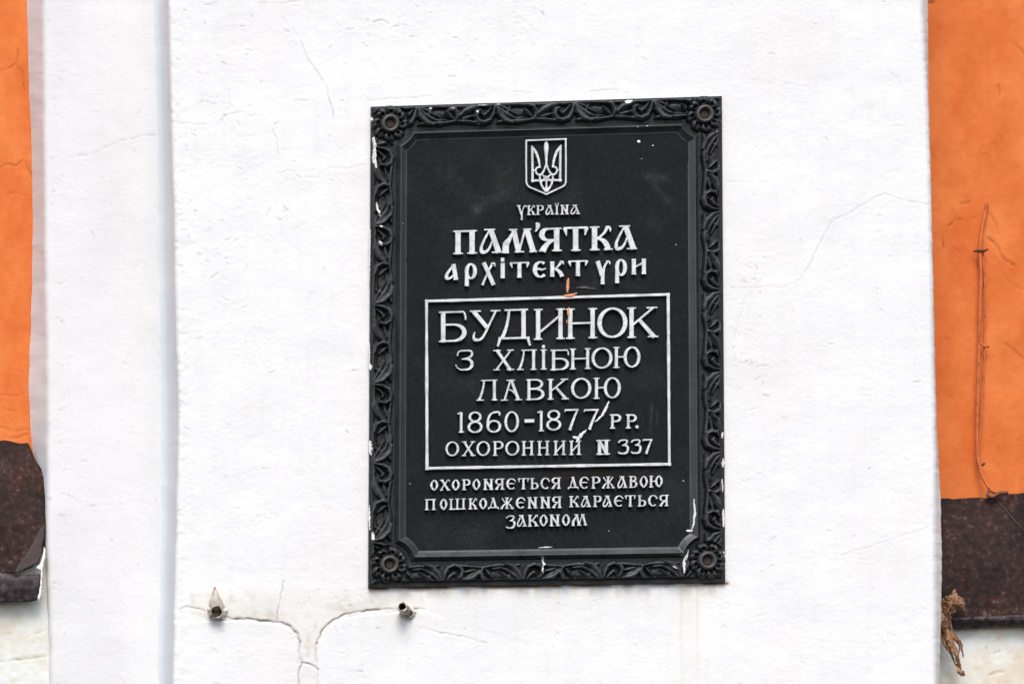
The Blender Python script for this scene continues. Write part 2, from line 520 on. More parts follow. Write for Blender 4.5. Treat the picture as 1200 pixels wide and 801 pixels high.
# ---- orange wall strips and the pale wall below them
def recess(name, xl, xr, y0, y1, mat, seed, cracks, yoff=0.0, tcol=(1, 1, 1), scuff=0, dirtcol=(.35, .26, .22), streak=False, step=1.7):
    ys = np.concatenate([np.linspace(y0, -30, 10) if y0 < -30 else [], np.arange(max(y0, -20), min(y1, 821), step), np.linspace(845, y1, 10) if y1 > 830 else []])
    cols = np.concatenate([np.linspace(xl, -40, 8) if xl < -40 else [], np.arange(max(xl, -20), min(xr, 1221), step), np.linspace(1245, xr, 8) if xr > 1245 else []])
    PX, PY = np.meshgrid(cols, ys)
    if xr < 300:                                   # left strip: run the sheet exactly to the ragged corner
        PX = xl + (PX - xl) * ((np.interp(ys, py2, ex if yoff == 0 else ax - .3) + .4 - xl) / (cols[-1] - xl))[:, None] if xl > -40 else np.where(PX > -20, -20 + (PX + 20) * ((np.interp(ys, py2, ex if yoff == 0 else ax - .3) + .4 + 20) / (cols[-1] + 20))[:, None], PX)
    H = wall_relief(PX, PY, seed, .8) * (1.25 if xr > 300 else .7)
    t = np.ones(PX.shape + (3,)) * np.array(tcol)
    h, dk = crack_field(PX, PY, [(a, b, c * (.7 if xr > 300 else .4), d * (.8 if xr > 300 else .45)) for a, b, c, d in cracks], seed)
    if scuff:
        hh, d2 = scuffs(PX, PY, scuff, [(cols[0] if xl > -40 else 0, max(y0, 0), min(xr, 1200), min(y1, 801), 1)], seed)
        h, dk = h + hh, np.maximum(dk, d2 * .7)
    H = H + h
    t = t * (1 - dk[..., None]) + t * dk[..., None] * np.array(dirtcol)
    w = np.clip(fbm(PX / 34, PY / 60, seed + 21, 4) * 1.6, -.5, .5)[..., None]
    t = t * (1 + w * np.array((.10, .26, .40)))
    w = np.clip(fbm(PX / 7, PY / 7, seed + 25, 3) * 1.3, -.4, .4)[..., None]
    t = t * (1 + w * np.array((.05, .12, .18)))
    if streak:
        g = .5 * np.clip(.5 + 1.6 * fbm(PX / 30, PY / 18, seed + 5, 4), 0, 1)[..., None]
        t = t * (1 - g) + t * g * np.array((.90, .84, .74))
    X, Y, Z = W(PX, PY, Y_ORANGE + yoff - H / 1000)
    return grid(name, X, Y, Z, mat, wall, tint=t)


recess('orange_strip', -1400, 60, -1500, 720, M_orange, 81,
       [([(0, 82), (12, 80), (20, 74), (22, 58)], .9, 1.3, .6), ([(20, 78), (26, 84), (29, 106)], .9, 1.3, .6), ([(0, 196), (10, 192), (20, 194), (27, 188)], .9, 1.2, .7),
        ([(0, 462), (12, 464), (30, 460)], .8, 1.0, .4), ([(0, 234), (14, 226), (30, 230)], .8, 1.0, .3), ([(26, 240), (33, 262)], .9, 1.0, .4),
        ([(0, 500), (18, 505), (34, 503)], .9, 1.2, .5), ([(4, 478), (20, 482)], .8, 1, .4), ([(30, 190), (37, 207)], 1.2, 1.4, .7), ([(2, 512), (18, 513), (33, 508)], 1.2, 1.5, .8)], scuff=60)
recess('orange_strip', 1010, 2700, -1500, 770, M_orange, 91,
       [([(1157, 236), (1153, 260), (1150, 276)], .8, .8, .3), ([(1158, 279), (1168, 288), (1176, 302), (1188, 311)], 1.0, 1.4, .55), ([(1160, 250), (1168, 262), (1170, 275)], .9, 1.2, .35), ([(1112, 265), (1118, 258), (1126, 257)], .9, 1.2, .5),
        ([(1118, 290), (1124, 295)], 1.0, 1.2, .6), ([(1126, 239), (1136, 237)], 1.1, 1.2, .6), ([(1104, 277), (1106, 290)], .9, 1.0, .5), ([(1086, 4), (1094, 3)], 1.5, 1.6, .7),
        ([(1170, 100), (1172, 112)], .8, 1, .4), ([(1140, 140), (1145, 136)], .8, .8, .3), ([(1172, 158), (1174, 168)], .9, 1, .4), ([(1146, 310), (1151, 322), (1150, 340)], 1.2, 1.4, .55),
        ([(1165, 300), (1182, 330), (1200, 340)], .7, .8, .2), ([(1190, 52), (1200, 63)], .8, 1, .4), ([(1108, 397), (1112, 396)], 1, 1, .5), ([(1176, 402), (1188, 410), (1200, 420)], .8, .9, .3),
        ([(1152, 318), (1153, 336)], 1.6, 1.6, .6)], scuff=90)
recess('lower_wall', -1400, 62, 650, 2300, M_white, 101, [([(-5, 776), (10, 774), (30, 771), (54, 768)], 1.0, 1.6, .9), ([(0, 744), (14, 741)], .8, 1, .3), ([(34, 745), (52, 738)], .8, 1, .3)], yoff=-.047, tcol=(.89, .845, .76), scuff=40, streak=True)
recess('lower_wall', 1010, 2700, 700, 2300, M_white, 111, [([(1165, 765), (1172, 762)], 1, 1.2, .5), ([(1112, 775), (1120, 770)], 1, 1.2, .4), ([(1160, 790), (1176, 786)], .9, 1, .35)], yoff=-.047, tcol=(.95, .905, .82), scuff=60, streak=True)


# ------------------------------------------------------------------ sheet metal flashings
def sheet(name, outline, yfun, mat, parent, step=1.6, thick=.0015, amp=.6, seed=1, jit=.5):
    """a bent sheet: the outline filled with a grid, given depth by yfun and a real thickness"""
    xs = [p[0] for p in outline]
    ys = [p[1] for p in outline]
    out = jag(outline, 5, jit, seed)
    X0, X1, Y0, Y1 = min(xs) - 2, max(xs) + 2, min(ys) - 2, max(ys) + 2
    vx = np.arange(X0, X1 + step, step)
    vy = np.arange(Y0, Y1 + step, step)
    GX, GY = np.meshgrid(vx, vy)
    cxm, cym = (GX[:-1, :-1] + GX[1:, 1:]) / 2, (GY[:-1, :-1] + GY[1:, 1:]) / 2
    keep = poly_inside(cxm, cym, out)
    # pull rim vertices onto the outline
    sd = poly_sd(GX, GY, out)
    PXc, PYc = GX.copy(), GY.copy()
    best = np.full(GX.shape, 1e9)
    for a, b in zip(out, out[1:] + out[:1]):
        d, u = seg_dist(GX, GY, a, b)
        qx, qy = a[0] + u * (b[0] - a[0]), a[1] + u * (b[1] - a[1])
        near = (d < best)
        best = np.where(near, d, best)
        rim = near & (np.abs(sd) < step * .8)
        PXc, PYc = np.where(rim, qx, PXc), np.where(rim, qy, PYc)
    Yv = yfun(PXc, PYc) - amp * .001 * fbm(PXc / 26, PYc / 26, seed, 4)
    X, Y, Z = W(PXc, PYc, Yv)
    n = fbm(PXc / 45, PYc / 60, seed + 60, 4)
    g = np.clip(n * 1.8, -.45, .6)[..., None]
    tt = 1 + g * np.array((.9, .7, .7))
    n2 = np.clip(fbm(PXc / 10, PYc / 50, seed + 70, 4) * 2.4 - .05, 0, 1)[..., None]
    tt = tt * (1 - .55 * n2) + tt * .55 * n2 * np.array((1.7, 1.05, .9))
    o = grid(name, X, Y, Z, mat, parent, mask=keep, tint=tt)
    md = o.modifiers.new('thickness', 'SOLIDIFY')
    md.thickness = thick
    md.offset = 0
    return o


fl = thing('metal_flashing', 'rusty brown sheet metal flashing with a torn folded corner, below the left orange strip', 'flashing', (-.62, .2, -.2), 'rusty flashings at the foot of the orange strips')


def y_left(px, py):
    return np.interp(py, [515, 560, 612, 672, 710], [.143, .112, .097, .088, .086])


sheet('sheet', [(-900, 517), (-20, 517), (6, 516), (24, 520), (33, 519), (37.5, 529), (43, 542), (51, 554), (53.5, 575), (52, 598), (53, 618), (50, 634), (49.5, 645), (46, 658), (38, 664), (18, 671), (-900, 675)],
      y_left, M_rust, fl, seed=21, amp=1.6)
sheet('folded_corner', [(53, 612), (51, 634), (49, 650), (44, 660), (36, 664), (16, 673), (20, 664), (33, 645), (45, 622)],
      lambda x, y: y_left(x, y) - .003 - .004 * np.clip((y - 612) / 60, 0, 1), M_redrust, fl, seed=22, amp=.8)
sheet('hem', [(-900, 668), (-10, 668), (14, 673), (30, 674), (47.5, 672), (47, 688), (43, 703), (26, 704.5), (-900, 707)],
      lambda x, y: y_left(x, 680 + 0 * y) - .001 - .003 * sstep(670, 680, y) + .003 * np.clip((y - 690) / 14, 0, 1), M_hem, fl, seed=23, amp=.8)
sheet('lime_drip', [(51.5, 640), (53.5, 644), (52.5, 654), (50, 664), (49.2, 690), (45.5, 704), (44, 700), (47.8, 684), (48, 668), (42, 665), (47.5, 660), (50.5, 648)],
      lambda x, y: y_left(x, y) - .0052, M_splash, fl, seed=25, step=1.2, amp=.8)


fr = thing('metal_flashing', 'rusty brown sheet metal flashing with dry leaves caught at its end under the cable', 'flashing', (.6, .2, -.26), 'rusty flashings at the foot of the orange strips')


def y_right(px, py):
    return np.interp(py, [575, 585, 625, 665, 722, 740], [.143, .141, .112, .097, .088, .086]) + .001 * np.sin(px / 9.0) * np.clip(1 - (py - 580) / 40, 0, 1)


sheet('sheet', [(1102, 584), (1118, 585), (1140, 583), (1158, 583.5), (1166, 580), (1180, 579), (1200, 577.5), (2400, 560), (2400, 712), (1200, 722), (1150, 724), (1113, 727), (1106, 716), (1104, 690), (1103, 650), (1104.5, 620)],
      y_right, M_rust, fr, seed=31, amp=1.6)
sheet('hem', [(1110, 724), (1150, 722), (1200, 720), (2400, 710), (2400, 724), (1200, 732), (1168, 733), (1140, 735), (1114, 736.5)],
      lambda x, y: .083 + .010 * np.clip((y - 726) / 12, 0, 1), M_hem, fr, seed=32, amp=.9)


# ------------------------------------------------------------------ tubes, wires
def tube(name, pts, radii, mat, parent=None, n=10, cap=True, closed_end=True, extra=None):
    pts = [Vector(p) for p in pts]
    vs, fs = [], []
    for i, p in enumerate(pts):
        d = (pts[min(i + 1, len(pts) - 1)] - pts[max(i - 1, 0)]).normalized()
        up = Vector((0, 1, 0)) if abs(d.y) < .9 else Vector((1, 0, 0))
        s = d.cross(up).normalized()
        t = s.cross(d).normalized()
        for k in range(n):
            a = 2 * math.pi * k / n
            vs.append(p + (s * math.cos(a) + t * math.sin(a)) * radii[i])
    for i in range(len(pts) - 1):
        for k in range(n):
            fs.append((i * n + k, i * n + (k + 1) % n, (i + 1) * n + (k + 1) % n, (i + 1) * n + k))
    if cap:
        fs.append(tuple(range(n - 1, -1, -1)))
        if closed_end:
            fs.append(tuple((len(pts) - 1) * n + k for k in range(n)))
    return mesh(name, vs, fs, mat, parent, smooth=True)


def smooth_path(pl, n=6):
    out = []
    for i in range(len(pl) - 1):
        p0, p1, p2, p3 = pl[max(i - 1, 0)], pl[i], pl[i + 1], pl[min(i + 2, len(pl) - 1)]
        for k in range(n):
            t = k / n
            out.append(tuple(.5 * (2 * b + (c - a) * t + (2 * a - 5 * b + 4 * c - d) * t * t + (3 * b - a - 3 * c + d) * t ** 3)
                             for a, b, c, d in zip(p0, p1, p2, p3)))
    out.append(pl[-1])
    return out


cable = thing('painted_cable', 'thin double cable painted over in orange, running down the right orange strip', 'cable', W(1148, 400, Y_ORANGE))
YC = Y_ORANGE - .006
p1 = smooth_path([(1157, 237, .001), (1154, 252, .001), (1151, 268, 0), (1148.5, 292, -.002), (1149.5, 325, -.003), (1148, 365, -.004), (1146.8, 420, -.004), (1145.5, 470, -.005),
                  (1145, 512, -.005), (1146, 536, -.006), (1150, 555, -.007), (1156, 567, -.009), (1162, 575, -.011), (1168, 577, -.006)])
tube('cable_strand', [W(x, y, YC + d) for x, y, d in p1], [.0019 + .0008 * fbm(y / 7, 0, 3, 2) for x, y, d in p1], M_wire, cable)
p2 = smooth_path([(1151.5, 275, 0), (1152, 300, -.001), (1154.3, 340, -.002), (1154, 385, -.002), (1153, 430, -.002), (1150.5, 480, -.003), (1148, 520, -.004), (1148.4, 540, -.005)])
tube('cable_strand', [W(x, y, YC + .001 + d) for x, y, d in p2], [.0011] * len(p2), M_wire, cable)
p3 = smooth_path([(1160, 573, -.009), (1158, 580, -.012), (1163, 582, -.014), (1170, 578, -.013), (1181, 577, -.012)])
tube('bare_end', [W(x, y, YC + d) for x, y, d in p3], [.0022] * len(p3), M_nail, cable)
tube('bare_end', [W(x, y, y_right(x, y) - .004) for x, y in ((1164, 581), (1174, 592), (1188, 608), (1210, 634))], [.00035] * 4, M_ringmetal, cable)
tube('clip', [W(x, y, YC - .004) for x, y in ((1141, 294.5), (1146, 293.5), (1153, 294), (1158, 292))], [.0012, .0018, .0018, .001], M_nail, cable)
tube('clip', [W(x, y, YC - .003) for x, y in ((1147, 400), (1153, 405.5), (1159, 406))], [.001, .0014, .0016], M_wire, cable)
tube('clip', [W(x, y, YC - .004) for x, y in ((1151, 545), (1154, 542))], [.0018, .0016], M_nail, cable)

# ------------------------------------------------------------------ pipe stubs in the wall
def pipe(parent, base, tip, r0, r1, bore, n=20):
    b, t = Vector(base), Vector(tip)
    d = (t - b).normalized()
    up = Vector((0, 0, 1))
    s = d.cross(up).normalized()
    u = s.cross(d).normalized()
    rr = random.Random(3)
    prof = [(0, r0), (.55, r0 * .98), (.92, r1), (1.0, r1 * .97), (1.0, bore), (.55, bore * .95), (.2, bore * .9)]
    vs, fs, mi = [], [], []
    for k, (f, r) in enumerate(prof):
        for i in range(n):
            a = 2 * math.pi * i / n
            j = 1 + .07 * math.sin(3 * a + k) + rr.uniform(-.07, .07)
            vs.append(b + (t - b) * f + (s * math.cos(a) + u * math.sin(a)) * r * j)
    for k in range(len(prof) - 1):
        for i in range(n):
            fs.append((k * n + i, k * n + (i + 1) % n, (k + 1) * n + (i + 1) % n, (k + 1) * n + i))
            mi.append(1 if k >= 4 else 0)
    fs.append(tuple((len(prof) - 1) * n + i for i in range(n)))
    mi.append(1)
    return mesh('pipe', vs, fs, [M_pipe, M_pipein], parent, midx=mi, smooth=True)


pl_ = thing('pipe_stub', 'short pipe stub with a pointed plaster flake standing above its open end', 'pipe', W(254, 715, 0), 'pipe stubs sticking out of the white wall')
pipe(pl_, W(253, 714.5, .012), W(253.8, 716.6, -.011), .0084, .0080, .0060)
# the pointed curl of plaster above it
vs, fs = [], []
prof = [(717, 246, 263, -.004), (711, 245.5, 263.5, -.010), (704, 245.8, 260.5, -.012), (698, 247.5, 257.5, -.011), (692, 249.8, 254.8, -.009), (687, 251.6, 252.4, -.006)]
for (yy, xl, xr, dep) in prof:
    for k in range(7):
        u = k / 6
        vs.append(W(xl + (xr - xl) * u + random.uniform(-.8, .8), yy + random.uniform(-1.3, 1.3), dep * (1 - (2 * u - 1) ** 2) - .001))
for j in range(5):
    for k in range(6):
        fs.append((j * 7 + k, j * 7 + k + 1, j * 7 + 8 + k, j * 7 + 7 + k))
o = mesh('plaster_flake', vs, fs, M_flake, pl_, smooth=True)
md = o.modifiers.new('thickness', 'SOLIDIFY')
md.thickness = .0012
pr_ = thing('pipe_stub', 'short pipe stub with a bare tilted open end, just below the plaque corner', 'pipe', W(473, 714, 0), 'pipe stubs sticking out of the white wall')
pipe(pr_, W(477.5, 718.5, .006), W(471.5, 710.5, -.018), .0064, .0058, .0042)




def collar(parent, cx_, cy_, r0, r1, seed):
    """lump of broken mortar left round a pipe"""
    A, R_ = np.meshgrid(np.linspace(0, 2 * np.pi, 61), np.linspace(0, 1, 14))
    rr = r0 + (r1 * (1 + .55 * fbm(np.cos(A) * 2.2, np.sin(A) * 2.2, seed, 3)) - r0) * R_
    hgt = (.0055 * (1 - R_) ** 1.2 + .0022 * fbm(np.cos(A) * rr / 2.2, np.sin(A) * rr / 2.2, seed + 3, 3) * (1 - R_) ** .3) - .0016 * R_ ** 2
    X, Y, Z = W(cx_ + rr * np.cos(A), cy_ + rr * np.sin(A), -hgt)
    return grid('broken_mortar', X, Y, Z, M_flake, parent, smooth=False)


collar(pl_, 254, 716, 8.0, 12, 5)
collar(pr_, 478, 718, 5.5, 9, 9)

# ------------------------------------------------------------------ dry leaves caught at the end of the right flashing
clump = thing('dry_leaf_clump', 'clump of dry brown leaves and stalks hanging from the corner of the right flashing', 'dead leaves', W(1112, 715, .08))
rl = random.Random(11)


def leaf_strip(path, w0, w1, w2, twist, name='dry_leaf'):
    pts = smooth_path(path, 5)
    n = len(pts)
    vs, fs = [], []
    for i, (x, y, d) in enumerate(pts):
        f = i / (n - 1)
        w = 1.12 * (w0 * (1 - f) + w1 * f * 2 if f < .5 else w1 * (2 - 2 * f) + w2 * (2 * f - 1)) * rl.uniform(.8, 1.2)
        a = twist * f + rl.uniform(-.35, .35)
        j = min(i + 1, n - 1)
        k = max(i - 1, 0)
        tx, ty = pts[j][0] - pts[k][0], pts[j][1] - pts[k][1]
        L = math.hypot(tx, ty) + 1e-6
        nx, ny = -ty / L, tx / L
        for q in (-1, -.4, .3, 1):
            off = w * q
            curl = .0016 * (q * q) * rl.uniform(-1, 2.2) + math.sin(a) * w * q * .001
            vs.append(W(x + nx * off * math.cos(a), y + ny * off * math.cos(a), d + curl))
    for i in range(n - 1):
        for q in range(3):
            fs.append((i * 4 + q, i * 4 + q + 1, i * 4 + 5 + q, i * 4 + 4 + q))
    o = mesh(name, vs, fs, M_leaf, clump, smooth=False)
    md = o.modifiers.new('thickness', 'SOLIDIFY')
    md.thickness = .0006
    return o


Yd = .076
leaf_strip([(1099, 716, Yd), (1107, 708, Yd - .006), (1115, 700, Yd - .010), (1120, 690, Yd - .004)], 2, 6, 1, .8)
leaf_strip([(1102, 712, Yd - .004), (1112, 714, Yd - .012), (1122, 710, Yd - .010), (1129, 713, Yd - .004)], 3, 5, 2, 1.2)
leaf_strip([(1117, 691, Yd), (1121, 700, Yd - .008), (1128, 706, Yd - .006), (1129, 714, Yd)], 1, 4, 2, -.9)
leaf_strip([(1101, 710, Yd), (1100, 720, Yd - .008), (1103, 730, Yd - .010), (1108, 738, Yd - .004)], 3, 5, 2, .5)
leaf_strip([(1107, 732, Yd), (1113, 748, Yd - .006), (1120, 765, Yd - .008), (1125, 782, Yd - .003), (1130, 788, Yd)], 2, 3.6, 1.4, 1.3)
leaf_strip([(1110, 736, Yd + .004), (1119, 746, Yd - .002), (1126, 756, Yd - .004), (1129, 770, Yd)], 1.5, 3.2, 1, -1)
leaf_strip([(1104, 736, Yd + .006), (1107, 752, Yd), (1114, 764, Yd - .004), (1120, 779, Yd)], 1.6, 2.6, 1, .9)
leaf_strip([(1105, 716, Yd + .004), (1110, 722, Yd - .004), (1111, 732, Yd - .004), (1107, 742, Yd)], 2, 4, 1.5, -1.4)
leaf_strip([(1121, 777, Yd), (1124, 785, Yd - .004), (1128, 790, Yd - .004), (1131, 789, Yd)], 1.2, 2.4, 1, .4)
leaf_strip([(1108, 700, Yd), (1112, 706, Yd - .012), (1119, 708, Yd - .013), (1125, 704, Yd - .004)], 1.5, 3.5, 1, .6)
for path in ([(1103, 712, Yd), (1099, 724, Yd), (1101, 744, Yd), (1099, 760, Yd + .004)], [(1112, 718, Yd), (1116, 738, Yd - .008), (1124, 752, Yd - .004), (1123, 770, Yd)],
             [(1119, 690, Yd), (1117, 702, Yd - .012), (1110, 716, Yd - .014), (1104, 722, Yd)]):
    sp = smooth_path(path, 5)
    tube('stalk', [W(x, y, d) for x, y, d in sp], [.0008] * len(sp), M_leaf, clump, n=6)

# ------------------------------------------------------------------ the plaque
plaque = thing('memorial_plaque', 'black cast iron monument plaque with silver raised lettering and carved floral border', 'plaque', (.042, 0, -.285))
PW, PH = 415.0, 566.0
TL, TR, BR, BL = (436.5, 123.5), (848, 111), (852, 681), (433.5, 687)
TILE = 93.0
Y_NOM = -.012


def pq2px(p, q):
    u, v = p / PW, q / PH
    x = (TL[0] * (1 - u) + TR[0] * u) * (1 - v) + (BL[0] * (1 - u) + BR[0] * u) * v
    y = (TL[1] * (1 - u) + TR[1] * u) * (1 - v) + (BL[1] * (1 - u) + BR[1] * u) * v
    return x, y


def px2pq(x, y):
    p, q = (x - TL[0]), (y - TL[1])
    for _ in range(8):
        X, Y = pq2px(p, q)
        p, q = p + (x - X), q + (y - Y)
    return p, q


def P3(p, q, h):
    """plaque point: p, q in mm from its top left corner, h mm out from the wall (true depth, no lens compensation)"""
    px, py_ = pq2px(p, q)
    X, Y, Z = W(px, py_, Y_NOM)
    return X, -h / 1000 + 0 * X, Z


def PX3(px, py_, h):
    X, Y, Z = W(px, py_, Y_NOM)
    return X, -h / 1000 + 0 * X, Z


H_FL, H_GR, H_PAN, H_RID = 4.0, 5.6, 8.0, 13.2
ROS = [(21.5, 21.5), (PW - 22, 21.5), (PW - 22, PH - 25), (23, PH - 26)]


def vfield(p, q):
    v = np.minimum(np.minimum(p, PW - p), np.minimum(q, PH - q))
    for cx_, cy_ in ROS:
        v = np.minimum(v, np.hypot(p - cx_, q - cy_) + 4)
    return v


# one repeat of the scrolling acanthus, s along the side, t outward from the inner edge
STROKES = [  # points, radii, height
    ([(-1, 23.5), (-5, 15), (-12, 7.5), (-20, 4.5)], (1.2, 4.4, 4.4, 2.4), 6.6),         # broad upper leaf
    ([(-2, 24), (-10, 17), (-18, 11.5), (-25, 8.5)], (1.0, 2.6, 2.6, 1.3), 5.4),          # middle leaf
    ([(-3, 25), (-12, 21.5), (-20, 16.5), (-26, 13)], (.8, 2.0, 2.0, 1.0), 4.4),          # lower leaf
    ([(1, 23.5), (2.5, 14), (6.5, 6.8), (14, 4.0), (21, 6), (24, 12), (22.5, 18), (18.5, 20)], (1.4, 2.9, 3.2, 3.3, 3.1, 2.9, 2.6, 1.6), 6.6),   # hook
    ([(5, 22), (9, 16.5), (13.5, 13), (16.5, 15)], (1.2, 2.5, 2.6, 1.6), 4.6),              # lobe inside the hook
    ([(2, 24.5), (12, 23.5), (20, 24)], (1.0, 2.2, 1.2), 4.6),
    ([(17, 24), (26, 22), (36, 18), (43, 12.5), (48, 9)], (1.4, 4.0, 4.2, 3.2, 1.4), 5.6),  # crescent leaf
    ([(47, 9), (45.8, 15.5), (49, 21.5), (57, 24)], (1.5, 2.8, 3.0, 1.8), 6.4),            # small scroll
    ([(51, 10), (55, 14.5), (59, 19.5)], (1.2, 3.0, 1.2), 5.0),
    ([(22, 4.5), (34, 6), (48, 7), (56, 5.6), (66, 4.5), (75, 5.5)], (2.2, 2.4, 2.2, 2.2, 3.0, 2.2), 5.2),        # upper stem
    ([(57, 24), (70, 25), (84, 25), (93, 24.5)], (1.6, 1.6, 1.6, 1.4), 3.8),              # lower rim
    ([(25, 13), (32, 11), (39, 9.5)], (1.4, 3.0, 1.4), 4.4),                                # filling leaves
    ([(29, 17), (37, 13.5), (43, 9)], (1.0, 2.0, 1.0), 3.6),
    ([(78, 8), (84, 5.5), (90, 4.5)], (1.4, 2.6, 1.6), 5.0),
    ([(76, 22), (79, 15), (74, 9)], (1.2, 2.4, 1.2), 4.2),
    ([(59, 9), (66, 8), (73, 10)], (1.2, 2.2, 1.2), 4.4),
    ([(61, 15.5), (66, 15), (71, 16)], (4.6, 6.0, 4.6), 2.0),                              # sunk oval
]


def carve(s, t):
    h = np.zeros(s.shape)
    s = np.mod(s, TILE)
    for pts, rad, hh in STROKES:
        for off in (-TILE, 0, TILE):
            for (a, b, r0, r1) in zip(pts[:-1], pts[1:], rad[:-1], rad[1:]):
                A, B = (a[0] + off, a[1]), (b[0] + off, b[1])
                if max(A[0], B[0]) < -8 or min(A[0], B[0]) > TILE + 8:
                    continue
                d, u = seg_dist(s, t, A, B)
                r = (r0 + (r1 - r0) * u) * 1.05
                e = np.clip(1 - (d / r) ** 2, 0, 1)
                L = math.hypot(B[0] - A[0], B[1] - A[1]) + 1e-6
                side = ((B[0] - A[0]) * (t - A[1]) - (B[1] - A[1]) * (s - A[0])) / (L * r)     # gouged: one edge of each leaf stands higher
                h = np.maximum(h, hh * e ** .40 * (1 + .30 * np.clip(side, -1, 1)))
    return h


def plaque_height(p, q):
    v = vfield(p, q)
    h = np.full(p.shape, H_FL)
    di = np.stack([q, PW - p, PH - q, p])               # distance to top, right, bottom, left
    side = np.argmin(di, 0)
    dmin = np.min(di, 0)
    # s runs anticlockwise as on the casting
    s = np.select([side == 2, side == 1, side == 0, side == 3], [p - 84, (PH - q) - 59, (PW - p) - 83, q - 48])
    t = 28.5 - dmin
    band = v < 29
    c = np.zeros(p.shape)
    c[band] = carve(s[band], t[band])
    ground = H_GR + .5 * fbm(p / 5, q / 5, 77, 3)
    hb = ground + c * 1.3
    rim = 4.0 * np.clip(1 - np.abs(dmin - np.choose(side, [4.0, 6.5, 7.2, 3.0])) / 2.6, 0, 1) ** .6 * np.where(side == 3, .35, np.where(side == 2, .5, 1))
    hb = np.maximum(hb, H_GR + rim)
    for cx_, cy_ in ROS:
        r = np.hypot(p - cx_, q - cy_)
        hb = np.where(r < 22.5, H_GR - .5, hb)
    wob = .8 * fbm(p / 14, q / 14, 5, 3)
    hb = H_FL + (hb - H_FL) * sstep(0, 1.4, dmin + wob * .6 - np.choose(side, [1.6, 4.6, 5.4, .8]))
    ridge_out = H_GR + (H_RID - H_GR) * np.clip((v - 29.4) / 4.6, 0, 1) ** .9
    ridge_in = H_PAN + (H_RID - H_PAN) * np.clip(1 - (v - 34.0) / 7.0, 0, 1) ** 1.1
    h = np.where(v < 29, hb, np.where(v < 34, np.minimum(ridge_out, ridge_in), ridge_in))
    h = h + .12 * fbm(p / 3, q / 3, 15, 2)
    return h, v


gp = np.linspace(0, PW, 595)
gq = np.linspace(0, PH, 811)
GP, GQ = np.meshgrid(gp, gq)
HH, VV = plaque_height(GP, GQ)
Vf = (VV[:-1, :-1] + VV[1:, 1:]) / 2
X, Y, Z = P3(GP, GQ, HH)
wear_rim_light = 1 + 2.3 * (sstep(9.0, 12.5, HH) * np.clip(.75 + 1.2 * fbm(GP / 8, GQ / 8, 241, 3), .1, 1.4))[..., None] * np.array((.95, 1.0, 1.03))
wear_rim_light += (1.5 * (GQ < 7.5) * (HH > 7.5) * np.clip(.5 + 1.6 * fbm(GP / 11, GQ / 6, 251, 3), 0, 1.3))[..., None] * np.ones(3)  # top rim lightened in the colour, as if the sky lit it
carv = grid('carved_border', X, Y, Z, M_iron, plaque, mask=Vf < 29, tint=wear_rim_light)
mould = grid('inner_moulding', X, Y, Z, M_mould, plaque, mask=(Vf >= 29) & (Vf < 42))
# panel
n1 = fbm(GP / 90, GQ / 70, 201, 4)
pt = np.ones(GP.shape + (3,))
pxg, pyg = pq2px(GP, GQ)
m_br = np.clip(.5 + n1, 0, 1) * np.exp(-((pyg - 556) / 16) ** 2) * sstep(560, 680, pxg)
pt = pt * (1 - .55 * m_br[..., None]) + pt * .55 * m_br[..., None] * np.array((1.7, 1.15, .85))
gm = np.clip(fbm(GP / 60, GQ / 45, 211, 4) * 1.6, 0, 1)
pt = pt * (1 + .8 * gm[..., None] * np.array((1.0, 1.0, 1.0)))
for (x0, y0, x1, y1, wd, am) in ((520, 200, 560, 240, 10, .5), (560, 245, 590, 228, 6, .6), (756, 204, 785, 210, 4, .9), (762, 208, 784, 236, 4, .8), (765, 472, 763, 508, 1.2, 1.6), (772, 480, 770, 500, 1.0, 1.0)):
    d, _ = seg_dist(pxg, pyg, (x0, y0), (x1, y1))
    pt = pt * (1 + 1.6 * am * (np.exp(-(d / wd) ** 2) * np.clip(.8 + fbm(GP / 9, GQ / 9, 221, 3), 0, 1))[..., None])
X, Y, Z = P3(GP, GQ, H_PAN - .15 + .35 * fbm(GP / 25, GQ / 25, 231, 3) + 0 * GP)
sub = slice(None, None, 2)
grid('panel', X[sub, sub], Y[sub, sub], Z[sub, sub], M_panel, plaque, mask=((VV[:-2:2, :-2:2] + VV[2::2, 2::2]) / 2)[:X[sub, sub].shape[0] - 1, :X[sub, sub].shape[1] - 1] > 40.3,
     tint=pt[sub, sub])
# base plate: the thin slab behind everything
vs = [P3(*c, 3.9) for c in ((0, 0), (PW, 0), (PW, PH), (0, PH))] + [P3(*c, -4) for c in ((0, 0), (PW, 0), (PW, PH), (0, PH))]
fs = [(0, 1, 2, 3), (7, 6, 5, 4)] + [(i, i + 4, (i + 1) % 4 + 4, (i + 1) % 4) for i in range(4)]
mesh('base_plate', vs, fs, M_mould, plaque)


